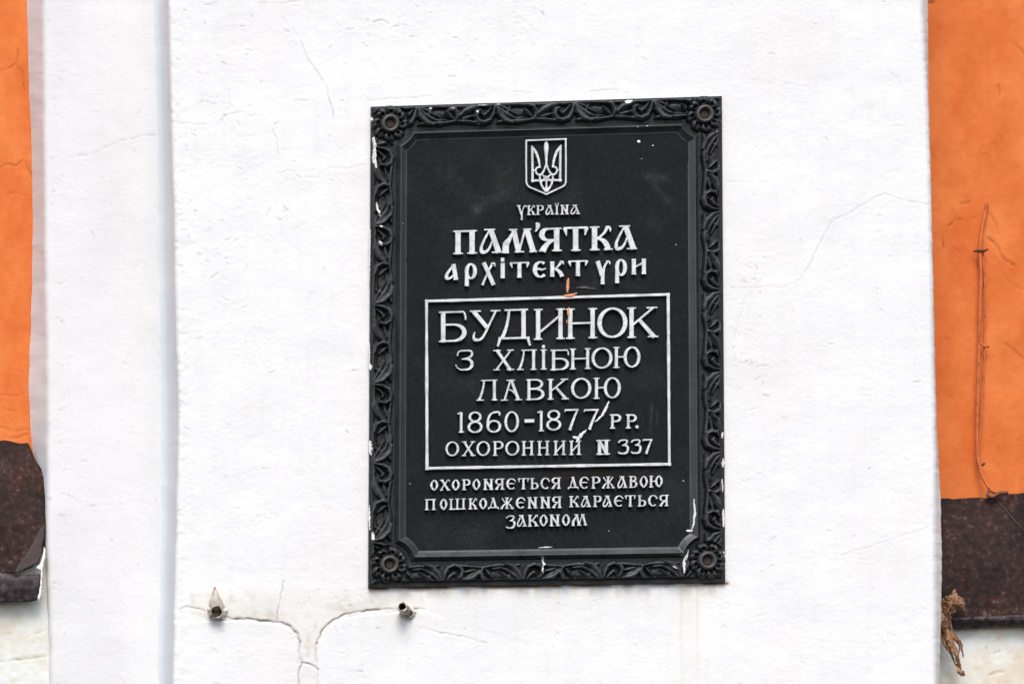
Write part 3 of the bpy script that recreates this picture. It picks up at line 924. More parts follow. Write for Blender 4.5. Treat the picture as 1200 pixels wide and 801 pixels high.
# corner rosettes: an eyelet ring, eight curled petals, a rusty bolt in the eye
def rosette(c, ph):
    na, nr = 144, 46
    a = np.linspace(0, 2 * np.pi, na + 1)
    r = np.linspace(4.6, 22.0, nr)
    A, R_ = np.meshgrid(a, r)
    k = np.mod((A + ph) * 8 / (2 * np.pi), 1) - .5
    arc = k * 2 * np.pi / 8 * 17.0                       # mm across the petal
    tw = arc + (R_ - 16) * .35                             # each petal leans over the next
    d = np.hypot(tw / 7.0, (R_ - 16.2) / 5.9)
    petal = 6.6 * np.clip(1 - d ** 3, 0, 1) ** .45 * (1 + .22 * np.clip(tw / 6, -1, 1))
    dim = np.hypot((tw + .6) / 3.2, (R_ - 14.4) / 2.6)
    petal = petal - 5.0 * np.clip(1 - dim ** 2, 0, 1)
    petal = petal - 1.8 * np.exp(-(tw / 1.1) ** 2) * sstep(16, 19, R_)
    ring = 8.4 * np.clip(1 - ((R_ - 8.6) / 3.5) ** 2, 0, 1) ** .5
    h = np.maximum(np.maximum(petal, ring), 0)
    h = h * sstep(22.0, 20.8, R_) if False else h
    hh = H_GR - .7 + h + .12 * fbm(A * 9, R_ / 2, 31, 2)
    p = c[0] + R_ * np.cos(A)
    q = c[1] + R_ * np.sin(A)
    X, Y, Z = P3(p, q, hh)
    wr = (1 + 1.2 * sstep(8.5, 11.5, hh))[..., None] * np.ones(3)
    o = grid('corner_rosette', X, Y, Z, M_iron, plaque, tint=wr)
    ringo = grid('eyelet', *P3(*[c[i] + Rr * f for i, (Rr, f) in enumerate(zip(np.meshgrid(a, np.linspace(4.6, 11.6, 16))[1:] * 2, (np.cos(np.meshgrid(a, np.linspace(0, 1, 16))[0]), np.sin(np.meshgrid(a, np.linspace(0, 1, 16))[0]))))],
                                  H_GR - .5 + 8.7 * np.clip(1 - ((np.meshgrid(a, np.linspace(4.6, 11.6, 16))[1] - 8.3) / 3.6) ** 2, 0, 1) ** .5), M_ringmetal, o)
    bv = [P3(c[0] + 5.2 * math.cos(i * math.pi / 9), c[1] + 5.2 * math.sin(i * math.pi / 9), 8.0) for i in range(18)]
    bv += [P3(c[0] + 4.0 * math.cos(i * math.pi / 9), c[1] + 4.0 * math.sin(i * math.pi / 9), 9.0) for i in range(18)]
    bf = [(i, (i + 1) % 18, 18 + (i + 1) % 18, 18 + i) for i in range(18)] + [tuple(range(18, 36))]
    mesh('bolt', bv, bf, M_bolt, o, smooth=False)
    return o


for i, c in enumerate(ROS):
    rosette(c, .3 + .2 * i)


# ------------------------------------------------------------------ raised lettering
class Ink:
    """collects strokes in millimetres on the wall and casts them as raised bars: silver face, black flanks"""

    def __init__(self):
        self.v, self.f, self.m, self.k = [], [], [], 0

    def strip(self, L, R, h0, h1):
        n = len(L)
        b = len(self.v)
        Li, Ri = [], []
        for (lx_, ly_), (rx_, ry_) in zip(L, R):
            w = math.hypot(rx_ - lx_, ry_ - ly_) + 1e-6
            e = min(.6, .3 * w) / w
            Li.append((lx_ + (rx_ - lx_) * e, ly_ + (ry_ - ly_) * e))
            Ri.append((rx_ - (rx_ - lx_) * e, ry_ - (ry_ - ly_) * e))
        for row, hh in ((Li, h1), (Ri, h1), (L, h1 - .9), (R, h1 - .9), (L, h0), (R, h0)):
            for (x, y) in row:
                self.v.append(PX3(x, y, hh + .1 * math.sin(x * .9 + y * 1.3)))
        q = lambda r, i: b + r * n + i
        for i in range(n - 1):
            self.f.append((q(0, i), q(0, i + 1), q(1, i + 1), q(1, i))); self.m.append(0)
            self.f.append((q(2, i), q(2, i + 1), q(0, i + 1), q(0, i))); self.m.append(0)
            self.f.append((q(1, i), q(1, i + 1), q(3, i + 1), q(3, i))); self.m.append(0)
            self.f.append((q(4, i), q(4, i + 1), q(2, i + 1), q(2, i))); self.m.append(1)
            self.f.append((q(3, i), q(3, i + 1), q(5, i + 1), q(5, i))); self.m.append(1)
        for i in (0, n - 1):
            self.f.append((q(0, i), q(1, i), q(3, i), q(2, i))); self.m.append(0)
            self.f.append((q(2, i), q(3, i), q(5, i), q(4, i))); self.m.append(1)

    def stroke(self, pts, w, h=12.6):
        n = len(pts)
        if not isinstance(w, (list, tuple)):
            w = [w] * n
        elif len(w) != n:
            w = [w[0] + (w[-1] - w[0]) * i / (n - 1) for i in range(n)] if len(w) == 2 else list(np.interp(np.linspace(0, 1, n), np.linspace(0, 1, len(w)), w))
        L, R = [], []
        for i in range(n):
            def unit(a, b):
                d = math.hypot(b[0] - a[0], b[1] - a[1]) + 1e-9
                return ((b[0] - a[0]) / d, (b[1] - a[1]) / d)
            if i == 0:
                t0 = t1 = unit(pts[0], pts[1])
            elif i == n - 1:
                t0 = t1 = unit(pts[-2], pts[-1])
            else:
                t0, t1 = unit(pts[i - 1], pts[i]), unit(pts[i], pts[i + 1])
            nx, ny = -(t0[1] + t1[1]), (t0[0] + t1[0])
            l = math.hypot(nx, ny) + 1e-9
            nx, ny = nx / l, ny / l
            c = max(.5, nx * -t0[1] + ny * t0[0])
            o = w[i] / 2 / c
            L.append((pts[i][0] - nx * o, pts[i][1] - ny * o))
            R.append((pts[i][0] + nx * o, pts[i][1] + ny * o))
        self.k += 1
        self.strip(L, R, H_PAN - 1.0, h + .035 * (self.k % 9))

    def build(self, name, parent):
        return mesh(name, self.v, self.f, [M_silver, M_side], parent, midx=self.m)


def ell(cx_, cy_, rx, ry, a0, a1, n=28):
    return [(cx_ + rx * math.cos(math.radians(a0 + (a1 - a0) * i / n)), cy_ + ry * math.sin(math.radians(a0 + (a1 - a0) * i / n))) for i in range(n + 1)]


def ellw(T, t, a0, a1, n=28):
    return [t + (T - t) * abs(math.cos(math.radians(a0 + (a1 - a0) * i / n))) ** 1.3 for i in range(n + 1)]


def bez(a, b, c, n=8):
    return [tuple((1 - u) ** 2 * p + 2 * u * (1 - u) * q + u * u * r for p, q, r in zip(a, b, c)) for u in [i / n for i in range(n + 1)]]


def glyph(ch, w, h, T, t, st):
    """strokes of one letter in a box w by h: st 'r' roman with serifs, 'u' old Slavonic hand"""
    S = []
    sv = max(1.0, .42 * T) if st == 'r' else max(.9, .34 * T)      # serif overhang
    sh = max(1.4, t * .82)                                             # serif thickness

    def serif(x, y, lo=None, ro=None):
        lo = sv if lo is None else lo
        ro = sv if ro is None else ro
        S.append(([(x - T / 2 - lo, y), (x, y), (x + T / 2 + ro, y)], [sh * .85, sh * 1.15, sh * .85]))

    def stem(x, y0=0, y1=h, top=True, bot=True, tw=None):
        W_ = tw or T
        S.append(([(x, y0 + .2), (x, y0 + (y1 - y0) * .12), (x, y0 + (y1 - y0) * .5), (x, y0 + (y1 - y0) * .88), (x, y1 - .2)], [W_ * 1.12, W_, W_ * .94, W_, W_ * 1.12]))
        if top:
            serif(x, y0 + sh / 2)
        if bot:
            serif(x, y1 - sh / 2)

    def oval(x0, x1, y0, y1, a0=0, a1=360, TT=None, tt=None):
        TT, tt = TT or T, tt or t
        n = 36
        S.append((ell((x0 + x1) / 2, (y0 + y1) / 2, (x1 - x0) / 2 - TT / 2, (y1 - y0) / 2 - tt / 2, a0, a1, n), ellw(TT, tt, a0, a1, n)))

    def diam(x0, x1, y0, y1):
        """pointed o of the Slavonic hand"""
        cx_, cy_ = (x0 + x1) / 2, (y0 + y1) / 2
        pts, ws = [], []
        for i in range(33):
            a = 2 * math.pi * i / 32 - math.pi / 2
            c, s = math.cos(a), math.sin(a)
            r = 1 / (abs(c) ** 1.55 + abs(s) ** 1.55) ** (1 / 1.55)
            pts.append((cx_ + ((x1 - x0) / 2 - T / 2) * r * c, cy_ + ((y1 - y0) / 2 - t / 2) * r * s))
            ws.append(t + (T - t) * abs(math.cos(a + .35)))
        S.append((pts, ws))

    xl, xr = sv + T / 2, w - sv - T / 2
    if ch in 'ОO0' and st == 'r':
        oval(0, w, 0, h)
    elif ch == 'О':
        diam(0, w, 0, h)
    elif ch == 'Н' and st == 'r':
        stem(xl); stem(xr)
        S.append(([(xl, h * .49), (xr, h * .49)], t))
    elif ch == 'Н' or ch == 'N':
        stem(xl, bot=True); stem(xr)
        S.append(([(xl - T * .2, sh * .4), (xr + T * .2, h - sh * .4)], T * .95))
    elif ch in 'ИЙ':
        stem(xl); stem(xr)
        S.append(([(xl, h * .80), (xr, h * .22)], t * 1.05))
        if ch == 'Й':
            S.append((bez((w * .3, -h * .24), (w * .5, -h * .06), (w * .74, -h * .22)), t))
    elif ch == 'и':
        stem(xl - sv, top=False, bot=False); stem(xr + sv, top=False, bot=False)
        S.append(([(xl, h * .52), (xr, h * .30)], t))
    elif ch == 'П':
        stem(xl); stem(xr)
        S.append(([(xl - T / 2, sh * .6), (xr + T / 2, sh * .6)], sh * 1.25))
    elif ch == 'Ш':
        stem(xl, tw=T * .9); stem(w / 2, tw=T * .9); stem(xr, tw=T * .9)
        S.append(([(xl - T / 2, h - sh * .6), (xr + T / 2, h - sh * .6)], sh * 1.2))
    elif ch == 'Л':
        stem(xr)
        S.append((bez((w * .36, sh * .6), (w * .33, h * .55), (w * .12, h - sh * .6), 10), [t * 1.0, t * 1.25, t * 1.5]))
        S.append(([(w * .22, sh * .55), (xr + T / 2, sh * .55)], sh * 1.05))
        S.append(([(0, h - sh * .55), (w * .34, h - sh * .55)], sh))
    elif ch == 'Д' and st == 'r':
        b = h * .90
        S.append((bez((w * .36, sh * .6), (w * .33, b * .6), (w * .15, b - 1), 10), [t * 1.2, t * 1.4, t * 1.7]))
        S.append(([(w * .78, 0), (w * .78, b)], T))
        S.append(([(w * .23, sh * .55), (w * .78 + T / 2 + sv, sh * .55)], sh * 1.1))
        S.append(([(w * .05, b - sh * .4), (w * .95, b - sh * .4)], sh * 1.25))
        S.append(([(w * .11, b - sh), (w * .035, h * 1.11)], [t * 1.5, t * 1.0]))
        S.append(([(w * .89, b - sh), (w * .965, h * 1.11)], [t * 1.5, t * 1.0]))
    elif ch == 'Д':
        b = h * .86
        S.append(([(w * .50, 0), (w * .22, b)], t))
        S.append(([(w * .46, 0), (w * .74, b)], T))
        serif(w * .46, sh / 2, sv * .6, 0)
        S.append(([(0.02 * w, b), (w * .98, b)], sh * 1.2))
        S.append(([(w * .08, b), (w * .03, h)], [t * 1.5, t])); S.append(([(w * .92, b), (w * .97, h)], [t * 1.5, t]))
    elif ch in 'БB':
        S.append(([(xl, 0), (xl, h)], T))
        S.append(([(0, sh * .55), (w * .90, sh * .55)], sh * 1.1))
        S.append((bez((w * .86, sh * .4), (w * .96, h * .08), (w * .96, h * .29)), [sh, sh * 1.2, t * .8]))
        S.append(([(0, h - sh * .5), (xl + T, h - sh * .5)], sh))
        bow(S, xl, w, h * .40, h, T, t)
    elif ch == 'В':
        if st == 'r':
            stem(xl)
            bow(S, xl, w * .93, 0, h * .50, T * .9, t)
            bow(S, xl, w, h * .44, h, T, t)
        else:
            stem(xl)
            bow(S, xl, w * .9, 0, h * .46, T * .9, t)
            bow(S, xl, w, h * .42, h, T, t)
    elif ch == 'Р':
        stem(xl, top=True)
        bow(S, xl, w, 0, h * (.56 if st == 'r' else .58), T, t)
    elif ch == 'Ь':
        stem(xl)
        bow(S, xl, w, h * .42, h, T, t)
    elif ch == 'Я':
        stem(xr)
        n = 14
        x0, x1, y1 = 0, xr, h * .56
        pts = [(x1, t / 2)] + ell(x0 + w * .42, y1 / 2, w * .42 - T / 2, y1 / 2 - t / 2, 270, 90, 20) + [(x1, y1 - t / 2)]
        ws = [t] + ellw(T, t, 270, 90, 20) + [t]
        S.append((pts, ws))
        S.append((bez((xr - T * .2, h * .5), (w * .34, h * .58), (w * .16, h - sh * .3), 8), [t, T * .8, T * 1.15]))
        S.append(([(0, h - sh * .5), (w * .32, h - sh * .5)], sh))
    elif ch == 'К':
        stem(xl)
        if st == 'r':
            S.append(([(xl + T * .2, h * .58), (w * .85, sh * .5)], [t, t * 1.05]))
            S.append(([(w * .62, sh * .55), (w * .97, sh * .55)], sh))
            S.append(([(xl + T + (w - xl) * .12, h * .42), (w * .88, h - sh * .3)], [T * .85, T]))
            S.append(([(w * .66, h - sh * .5), (w, h - sh * .5)], sh))
        else:
            S.append((bez((xl + T * .3, h * .52), (w * .62, h * .38), (w * .74, h * .10), 8), [t, t, T * .6]))
            S.append((bez((w * .70, h * .07), (w * .92, h * .00), (w * .90, h * .24), 6), [T * .5, T * .6, t * .6]))
            S.append((bez((xl + T * .4, h * .50), (w * .74, h * .56), (w * .80, h - sh * .3), 8), [t, T * .95, T * 1.0]))
            S.append(([(w * .62, h - sh * .5), (w, h - sh * .5)], sh))
    elif ch == 'к':
        stem(xl - sv, top=False, bot=False)
        S.append((bez((xl + T * .2, h * .52), (w * .6, h * .34), (w * .74, h * .10), 8), [t, t, T * .7]))
        S.append((bez((w * .68, h * .06), (w * .96, h * .0), (w * .92, h * .22), 6), [T * .5, T * .6, t * .7]))
        S.append((bez((xl, h * .50), (w * .68, h * .56), (w * .84, h), 8), [t, T * .9, T * 1.05]))
    elif ch == 'А' and st == 'r':
        S.append(([(w * .46, 0), (w * .17, h - sh * .4)], [t * 1.1, t * 1.2]))
        S.append(([(w * .48, 0), (w * .83, h - sh * .4)], [T * .9, T]))
        S.append(([(w * .26, sh * .5), (w * .66, sh * .5)], sh))
        S.append(([(0, h - sh * .5), (w * .32, h - sh * .5)], sh)); S.append(([(w * .66, h - sh * .5), (w, h - sh * .5)], sh))
        S.append((bez((w * .34, h * .46), (w * .55, h * .50), (w * .64, h * .68)), [t * .9, t, t * .9]))
    elif ch == 'А':
        S.append(([(w * .50, sh * .4), (w * .86, h - sh * .3)], [T * .95, T]))
        S.append(([(w * .22, sh * .5), (w * .70, sh * .5)], sh))
        S.append(([(w * .56, h - sh * .5), (w, h - sh * .5)], sh))
        pts = bez((w * .46, h * .06), (w * .22, h * .42), (w * .10, h * .72), 8) + bez((w * .10, h * .74), (w * .05, h * 1.02), (w * .30, h * .93), 6)[1:] + bez((w * .30, h * .93), (w * .46, h * .86), (w * .56, h * .52), 8)[1:]
        S.append((pts, list(np.interp(np.linspace(0, 1, len(pts)), [0, .35, .5, .65, 1], [t * .9, t * 1.3, T * .75, t * 1.4, t * .8]))))
    elif ch == 'а':
        S.append(([(w * .64, 0), (w * .82, h)], [T, T * 1.1]))
        pts = bez((w * .60, h * .10), (w * .34, h * .40), (w * .16, h * .66), 8) + bez((w * .16, h * .66), (w * .06, h * 1.0), (w * .36, h * .90), 6)[1:] + bez((w * .36, h * .90), (w * .58, h * .80), (w * .70, h * .62), 6)[1:]
        S.append((pts, list(np.interp(np.linspace(0, 1, len(pts)), [0, .35, .5, .65, 1], [t, t * 1.5, T * .9, t * 1.3, t * .9]))))
    elif ch == 'М':
        S.append((bez((w * .33, sh * .6), (w * .22, h * .42), (w * .10, h * .62), 6) + [(w * .09, h * .80), (w * .09, h)], [t, t * 1.5, T * 1.05, T * 1.2]))
        S.append(([(w * .32, sh * .3), (w * .47, h - sh * .3)], [T * .95, T * .95]))
        S.append(([(w * .50, h * .88), (w * .66, sh * .6)], [t * .9, t]))
        S.append(([(w * .70, sh * .3), (w * .90, h - sh * .3)], [T, T]))
        S.append(([(w * .18, sh * .5), (w * .43, sh * .5)], sh)); S.append(([(w * .60, sh * .5), (w * .84, sh * .5)], sh))
        S.append(([(w * .35, h - sh * .5), (w * .63, h - sh * .5)], sh)); S.append(([(w * .78, h - sh * .5), (w, h - sh * .5)], sh))
    elif ch == 'Т' or ch == 'т':
        stem(w / 2, top=False, bot=(ch == 'Т'))
        k = T * .38
        S.append(([(w * .02, k * .55), (w * .98, k * .55)], k * 1.1))
        S.append(([(w * .07, k * .6), (w * .13, h * .36)], [T * .85, t * .5])); S.append(([(w * .93, k * .6), (w * .87, h * .36)], [T * .85, t * .5]))
    elif ch == 'Є' or ch == 'Е':
        n = 24
        S.append((ell(w * .52, h / 2, w * .52 - T / 2, h / 2 - t / 2, -48, -312, n), [t + (T - t) * abs(math.cos(math.radians(-48 - 264 * i / n))) ** 1.2 for i in range(n + 1)]))
        S.append(([(w * .80, h * .14), (w * .90, h * .30)], [t, t * 1.3]))
        S.append(([(w * .14, h * .50), (w * .52, h * .46), (w * .80, h * .50)], [t, t * 1.2, t * .8]))
    elif ch == 'є':
        n = 24
        S.append((ell(w * .55, h / 2, w * .52 - T / 2, h / 2 - t / 2, -52, -315, n), [t + (T - t) * abs(math.cos(math.radians(-52 - 263 * i / n))) ** 1.2 for i in range(n + 1)]))
        S.append(([(w * .14, h * .52), (w * .45, h * .46), (w * .62, h * .52), (w * .90, h * .46)], [t, t * 1.2, t * 1.1, t * .8]))
    elif ch == 'С':
        n = 24
        S.append((ell(w * .52, h / 2, w * .52 - T / 2, h / 2 - t / 2, -50, -310, n), [t + (T - t) * abs(math.cos(math.radians(-50 - 260 * i / n))) ** 1.2 for i in range(n + 1)]))
        S.append(([(w * .80, h * .10), (w * .90, h * .34)], [t, t * 1.6]))
    elif ch == 'Х' or ch == 'х':
        S.append(([(w * .16, 0), (w * .84, h)], [T * 1.0, T * 1.0]))
        if st == 'r':
            S.append(([(w * .86, sh * .4), (w * .14, h - sh * .4)], t * 1.1))
            for x0, x1 in ((0, .36), (.66, .98)):
                S.append(([(w * x0, sh * .5), (w * x1, sh * .5)], sh))
            for x0, x1 in ((0, .32), (.64, 1)):
                S.append(([(w * x0, h - sh * .5), (w * x1, h - sh * .5)], sh))
        else:
            S.append((bez((w * .08, h), (w * .40, h * .48), (w * .72, h * .12), 8), [t * 1.3, t, t * 1.2]))
            S.append((bez((w * .66, h * .08), (w * .96, h * .0), (w * .92, h * .20), 6), [T * .45, T * .6, t * .7]))
            if ch == 'Х':
                S.append(([(0, h - sh * .5), (w * .3, h - sh * .5)], sh)); S.append(([(w * .66, h - sh * .5), (w, h - sh * .5)], sh)); S.append(([(0, sh * .5), (w * .36, sh * .5)], sh))
    elif ch == 'Ж':
        stem(w / 2, tw=T * .9)
        for sg in (-1, 1):
            S.append((bez((w / 2, h * .52), (w / 2 + sg * w * .2, h * .42), (w / 2 + sg * w * .36, h * .06), 6), [t, t, T * .7]))
            S.append((bez((w / 2, h * .50), (w / 2 + sg * w * .26, h * .58), (w / 2 + sg * w * .40, h), 6), [t, T * .7, T * .9]))
            S.append(([(w / 2 + sg * w * .28, h - sh * .5), (w / 2 + sg * w * .5, h - sh * .5)], sh))
    elif ch == 'Ю':
        S.append(([(xl, 0), (xl, h)], T))
        serif(xl, sh / 2); serif(xl, h - sh / 2)
        x0 = w * (.37 if st == 'r' else .42)
        if st == 'r':
            oval(x0, w, 0, h)
        else:
            diam(x0, w, 0, h)
        S.append(([(xl, h * .48), (x0 + T / 2, h * .48)], t))
    elif ch == 'У' and st == 'r':
        S.append(([(w * .12, sh * .5), (w * .56, h * .56)], [T, T * .95]))
        pts = [(w * .86, sh * .5), (w * .60, h * .56)] + bez((w * .53, h * .70), (w * .40, h * .99), (w * .24, h - t * .5), 7) + bez((w * .24, h - t * .5), (w * .06, h * .96), (w * .17, h * .70), 6)[1:]
        S.append((pts, list(np.interp(np.linspace(0, 1, len(pts)), [0, .12, .5, .7, 1], [t, t * 1.1, t * 1.2, t * 1.7, t * .6]))))
        S.append(([(0, sh * .5), (w * .36, sh * .5)], sh)); S.append(([(w * .68, sh * .5), (w, sh * .5)], sh))
    elif ch in 'Уу':
        S.append(([(w * .18, sh * .3), (w * .46, h * .64)], [T * 1.1, T]))
        pts = bez((w * .80, h * .08), (w * .56, h * .22), (w * .52, h * .62), 8) + [(w * .50, h * .8), (w * .50, h)]
        S.append((pts, [t * 1.2, t, T * .7, T * .95]))
        S.append((bez((w * .70, h * .06), (w * 1.0, h * .02), (w * .94, h * .18), 6), [T * .45, T * .55, t * .6]))
        if ch == 'У':
            S.append(([(0, sh * .5), (w * .38, sh * .5)], sh))
    elif ch == 'р':
        bb = h * .72
        oval(0, w, 0, bb, TT=T * .95, tt=t * 1.1)
        S.append(([(T * .5, bb * .45), (T * .5, h)], [T * .85, T]))
    elif ch in 'іІЇ':
        if ch == 'і':
            S.append(([(w / 2, h * .26), (w / 2, h)], T)); S.append(([(w / 2, 0), (w / 2, h * .19)], T * .85))
        elif ch == 'І':
            stem(w / 2, h * .16, h)
            S.append((ell(w / 2, h * .055, T * .28, T * .28, 0, 360, 12), T * .56))
        else:
            stem(w / 2, 0, h)
            for dx in (-.32, .32):
                S.append(([(w / 2 + dx * w, -h * .20), (w / 2 + dx * w, -h * .06)], T * .55))
    elif ch == 'З' and st == 'r':
        S.append((bez((w * .14, h * .28), (w * .16, h * .02), (w * .40, t * .55), 6) + [(w * .62, t * .5)] + bez((w * .62, t * .5), (w * .95, h * .02), (w * .92, h * .22), 6)[1:] + bez((w * .92, h * .22), (w * .90, h * .42), (w * .36, h * .45), 6)[1:], [t * .8, t * .9, t * 1.2, T * .8, t * .7]))
        S.append((bez((w * .36, h * .45), (w * .92, h * .40), (w * .92, h * .70), 8) + bez((w * .92, h * .70), (w * .90, h * .97), (w * .50, h - t * .5), 8)[1:] + bez((w * .50, h - t * .5), (w * .14, h * .99), (w * .05, h * .70), 8)[1:], [t * .7, T * .95, T * 1.0, t * 1.2, t * .9, t * .7]))
    elif ch in 'З3':
        k = 0 if ch == '3' else 1
        S.append((bez((w * .08, h * .22), (w * .20, t * .3), (w * .52, t * .5), 6) + bez((w * .52, t * .5), (w * .92, h * .02), (w * .84, h * .22), 6)[1:] + bez((w * .84, h * .22), (w * .70, h * .38), (w * .40, h * .42), 6)[1:], [t, t, T * .8, t * .8]))
        S.append((bez((w * .40, h * .42), (w * .95, h * .36), (w * .92, h * .66), 8) + bez((w * .92, h * .66), (w * .88, h), (w * .42, h - t * .5), 8)[1:] + bez((w * .42, h - t * .5), (w * .14, h * .97), (w * .06, h * .82), 6)[1:], [t * .7, T, T, t * 1.2, t * 1.2]))
    elif ch == '1':
        stem(w * .58, top=False)
        S.append(([(w * .02, h * .085), (w * .58, h * .03)], [t * .8, t * 1.2]))
    elif ch == '8':
        oval(w * .07, w * .93, 0, h * .50, TT=T * .95)
        oval(0, w, h * .44, h)
    elif ch == '6':
        oval(0, w, h * .40, h)
        S.append((bez((T * .5, h * .68), (T * .3, h * .05), (w * .62, t * .5), 12) + bez((w * .62, t * .5), (w * .96, 0), (w * .86, h * .20), 6)[1:], [T, T * .9, t, t * 1.3, t * 1.0]))
    elif ch == '7':
        S.append(([(w * .02, t * .55), (w * .98, t * .55)], t * 1.1))
        S.append(([(w * .05, t * .4), (w * .04, h * .15)], [t * .7, t * .5]))
        S.append((bez((w * .90, t * .8), (w * .60, h * .50), (w * .38, h), 8), [t * 1.0, T * .9, T * 1.1]))
    elif ch == '-':
        S.append(([(0, h / 2), (w, h / 2)], h))
    elif ch == '.':
        S.append((ell(w / 2, h / 2, w * .25, h * .25, 0, 360, 12), w * .5))
    elif ch == "'":
        S.append((bez((w * .62, h * .12), (w * .98, h * .45), (w * .18, h), 6), [T * .8, T * .75, t * .6]))
        S.append((ell(w * .55, h * .2, w * .18, h * .1, 0, 360, 10), w * .4))
    return S


def bow(S, xl, x1, y0, y1, T, t):
    n = 20
    cxm = xl + (x1 - xl) * .42
    pts = [(xl, y0 + t / 2)] + ell(cxm, (y0 + y1) / 2, x1 - cxm - T / 2, (y1 - y0) / 2 - t / 2, -90, 90, n) + [(xl, y1 - t / 2)]
    S.append((pts, [t] + ellw(T, t, -90, 90, n) + [t]))


def line(spec, T, t, st, slope, gap=5.2):
    words, last = [], None
    for it in spec:
        if last is None or it[1] - last > 1.4 * gap:
            words.append([])
        words[-1].append(it)
        last = it[2]
    for wd in words:
        cast(wd, T, t, st, slope)


def cast(spec, T, t, st, slope):
    ink = Ink()
    T, t = T * .93, t * .93
    for ch, x0, x1, y0, y1 in spec:
        for pts, w in glyph(ch, x1 - x0, y1 - y0, T, t, st):
            xm = (x1 - x0) / 2
            ink.stroke([(x0 + x, y0 + y - (x - xm) * slope) for x, y in pts], w)
    return ink.build('lettering', plaque)


def run(txt, xs, ya, yb, top=(0, 0)):
    """letters with measured left/right edges; ya, yb = (y at first x, y at last x) for top and foot"""
    X0, X1 = xs[0][0], xs[-1][1]
    out = []
    for ch, (a, b) in zip(txt, xs):
        f = ((a + b) / 2 - X0) / (X1 - X0)
        out.append((ch, a, b, ya[0] + (ya[1] - ya[0]) * f, yb[0] + (yb[1] - yb[0]) * f))
    return out


SL = .028
line([('У', 605.5, 617.5, 240.3, 258)] + run('КРАЇНА', [(617.5, 627.5), (628.3, 637.5), (639, 649.3), (650.2, 655), (656.7, 666.7), (668.2, 679.6)], (240.6, 239.8), (252.4, 251.2)), 2.7, 1.5, 'u', SL)
line([('П', 531, 559, 269.8, 298), ('А', 561.5, 588.2, 268, 297), ('М', 589, 629, 268, 296.3), ("'", 626.5, 632, 260.5, 271.5), ('Я', 631.5, 658.2, 267, 295), ('Т', 660, 689.3, 265.6, 294.4),
      ('К', 691, 718, 265, 293.6), ('А', 719.5, 746.3, 264, 292.8)], 7.4, 2.9, 'u', SL)
line([('а', 521, 537.3, 309.5, 328), ('р', 544.5, 559.2, 308.3, 335), ('х', 564, 581.2, 307.3, 334), ('і', 586, 592.2, 302, 326), ('т', 597, 620.5, 307, 325.6), ('є', 623.6, 641.5, 306, 325.6),
      ('к', 644.6, 661.5, 306, 324.2), ('т', 665.5, 689.2, 305, 323.6), ('у', 697, 715.6, 305, 333), ('р', 720.6, 735, 303.4, 331.6), ('и', 740.2, 757.2, 303, 321.6)], 5.6, 2.6, 'u', SL)
line([('Б', 514.3, 547, 364.5, 400.8), ('У', 550.5, 586.3, 363.3, 399.5), ('Д', 582, 622.5, 362, 401.0), ('И', 625.5, 662, 361.5, 398), ('Н', 663.2, 699.6, 361, 397), ('О', 699.8, 735.6, 360.2, 396.2),
      ('К', 735, 771.2, 359.6, 395.8)], 6.0, 2.9, 'r', SL)
line([('З', 533, 555, 409.8, 434.2), ('Х', 578, 602.4, 409.6, 434), ('Л', 605.6, 629, 409.4, 433.8), ('І', 632, 642, 404.6, 433.2), ('Б', 645, 667, 409.4, 433.8), ('Н', 667.6, 692.4, 408, 432.8),
      ('О', 693, 718, 407, 432), ('Ю', 718.7, 750.8, 406, 431)], 4.3, 2.3, 'r', SL)
line([('Л', 558.4, 583, 444.8, 469.5), ('А', 587, 611.8, 444.6, 469.4), ('В', 616.3, 638.3, 443.8, 468.8), ('К', 641.6, 666.4, 443.5, 468.2), ('О', 669, 693.2, 442.6, 467.3), ('Ю', 695.4, 727.8, 442, 467)], 4.2, 2.3, 'r', SL)
line([('1', 536, 543.8, 482.8, 507), ('8', 547.7, 565.8, 482, 507.4), ('6', 570, 587.6, 481.8, 507), ('0', 591, 608.4, 481.6, 506.5), ('-', 614.6, 626, 490.8, 495.2), ('1', 629.6, 637.8, 481.2, 505.5),
      ('8', 640, 658, 480, 504.5), ('7', 661.4, 678.3, 479, 503.8), ('7', 684, 702, 479, 503), ('Р', 714.6, 728.4, 485, 502.2), ('Р', 733.2, 746.5, 485, 502), ('.', 744.4, 748.8, 498, 502.2)], 3.6, 2.4, 'r', SL)
line(run('ОХОРОННИЙ', [(521.9, 538.2), (541, 557), (558.2, 574.5), (577.5, 590.3), (592, 608.8), (611.2, 625.7), (629.5, 644), (648.6, 663.2), (666.9, 681.2)], (517, 515.8), (534.6, 533))
     + [('3', 723.6, 737, 514.6, 532), ('3', 738.8, 751.6, 514.4, 531.6), ('7', 753, 764.6, 514.2, 531.6)], 3.2, 2.0, 'r', SL)
line(run('ОХОРОНЯЄТЬСЯ', [(504, 513.8), (515.6, 527.5), (529.2, 539), (541.5, 551.6), (553.5, 563.2), (566.2, 578.2), (580, 591), (593.2, 605.2), (606.8, 620), (621.2, 631.4), (633.3, 644.8), (646.2, 657.3)], (562, 559), (574.8, 572.6))
     + run('ДЕРЖАВОЮ', [(665.6, 677.8), (678.8, 690.7), (693, 703.8), (705, 720.3), (723.3, 735), (737, 747.2), (749.3, 759.5), (760.6, 777)], (558.6, 556.8), (573, 570.6)), 3.1, 1.6, 'u', SL)
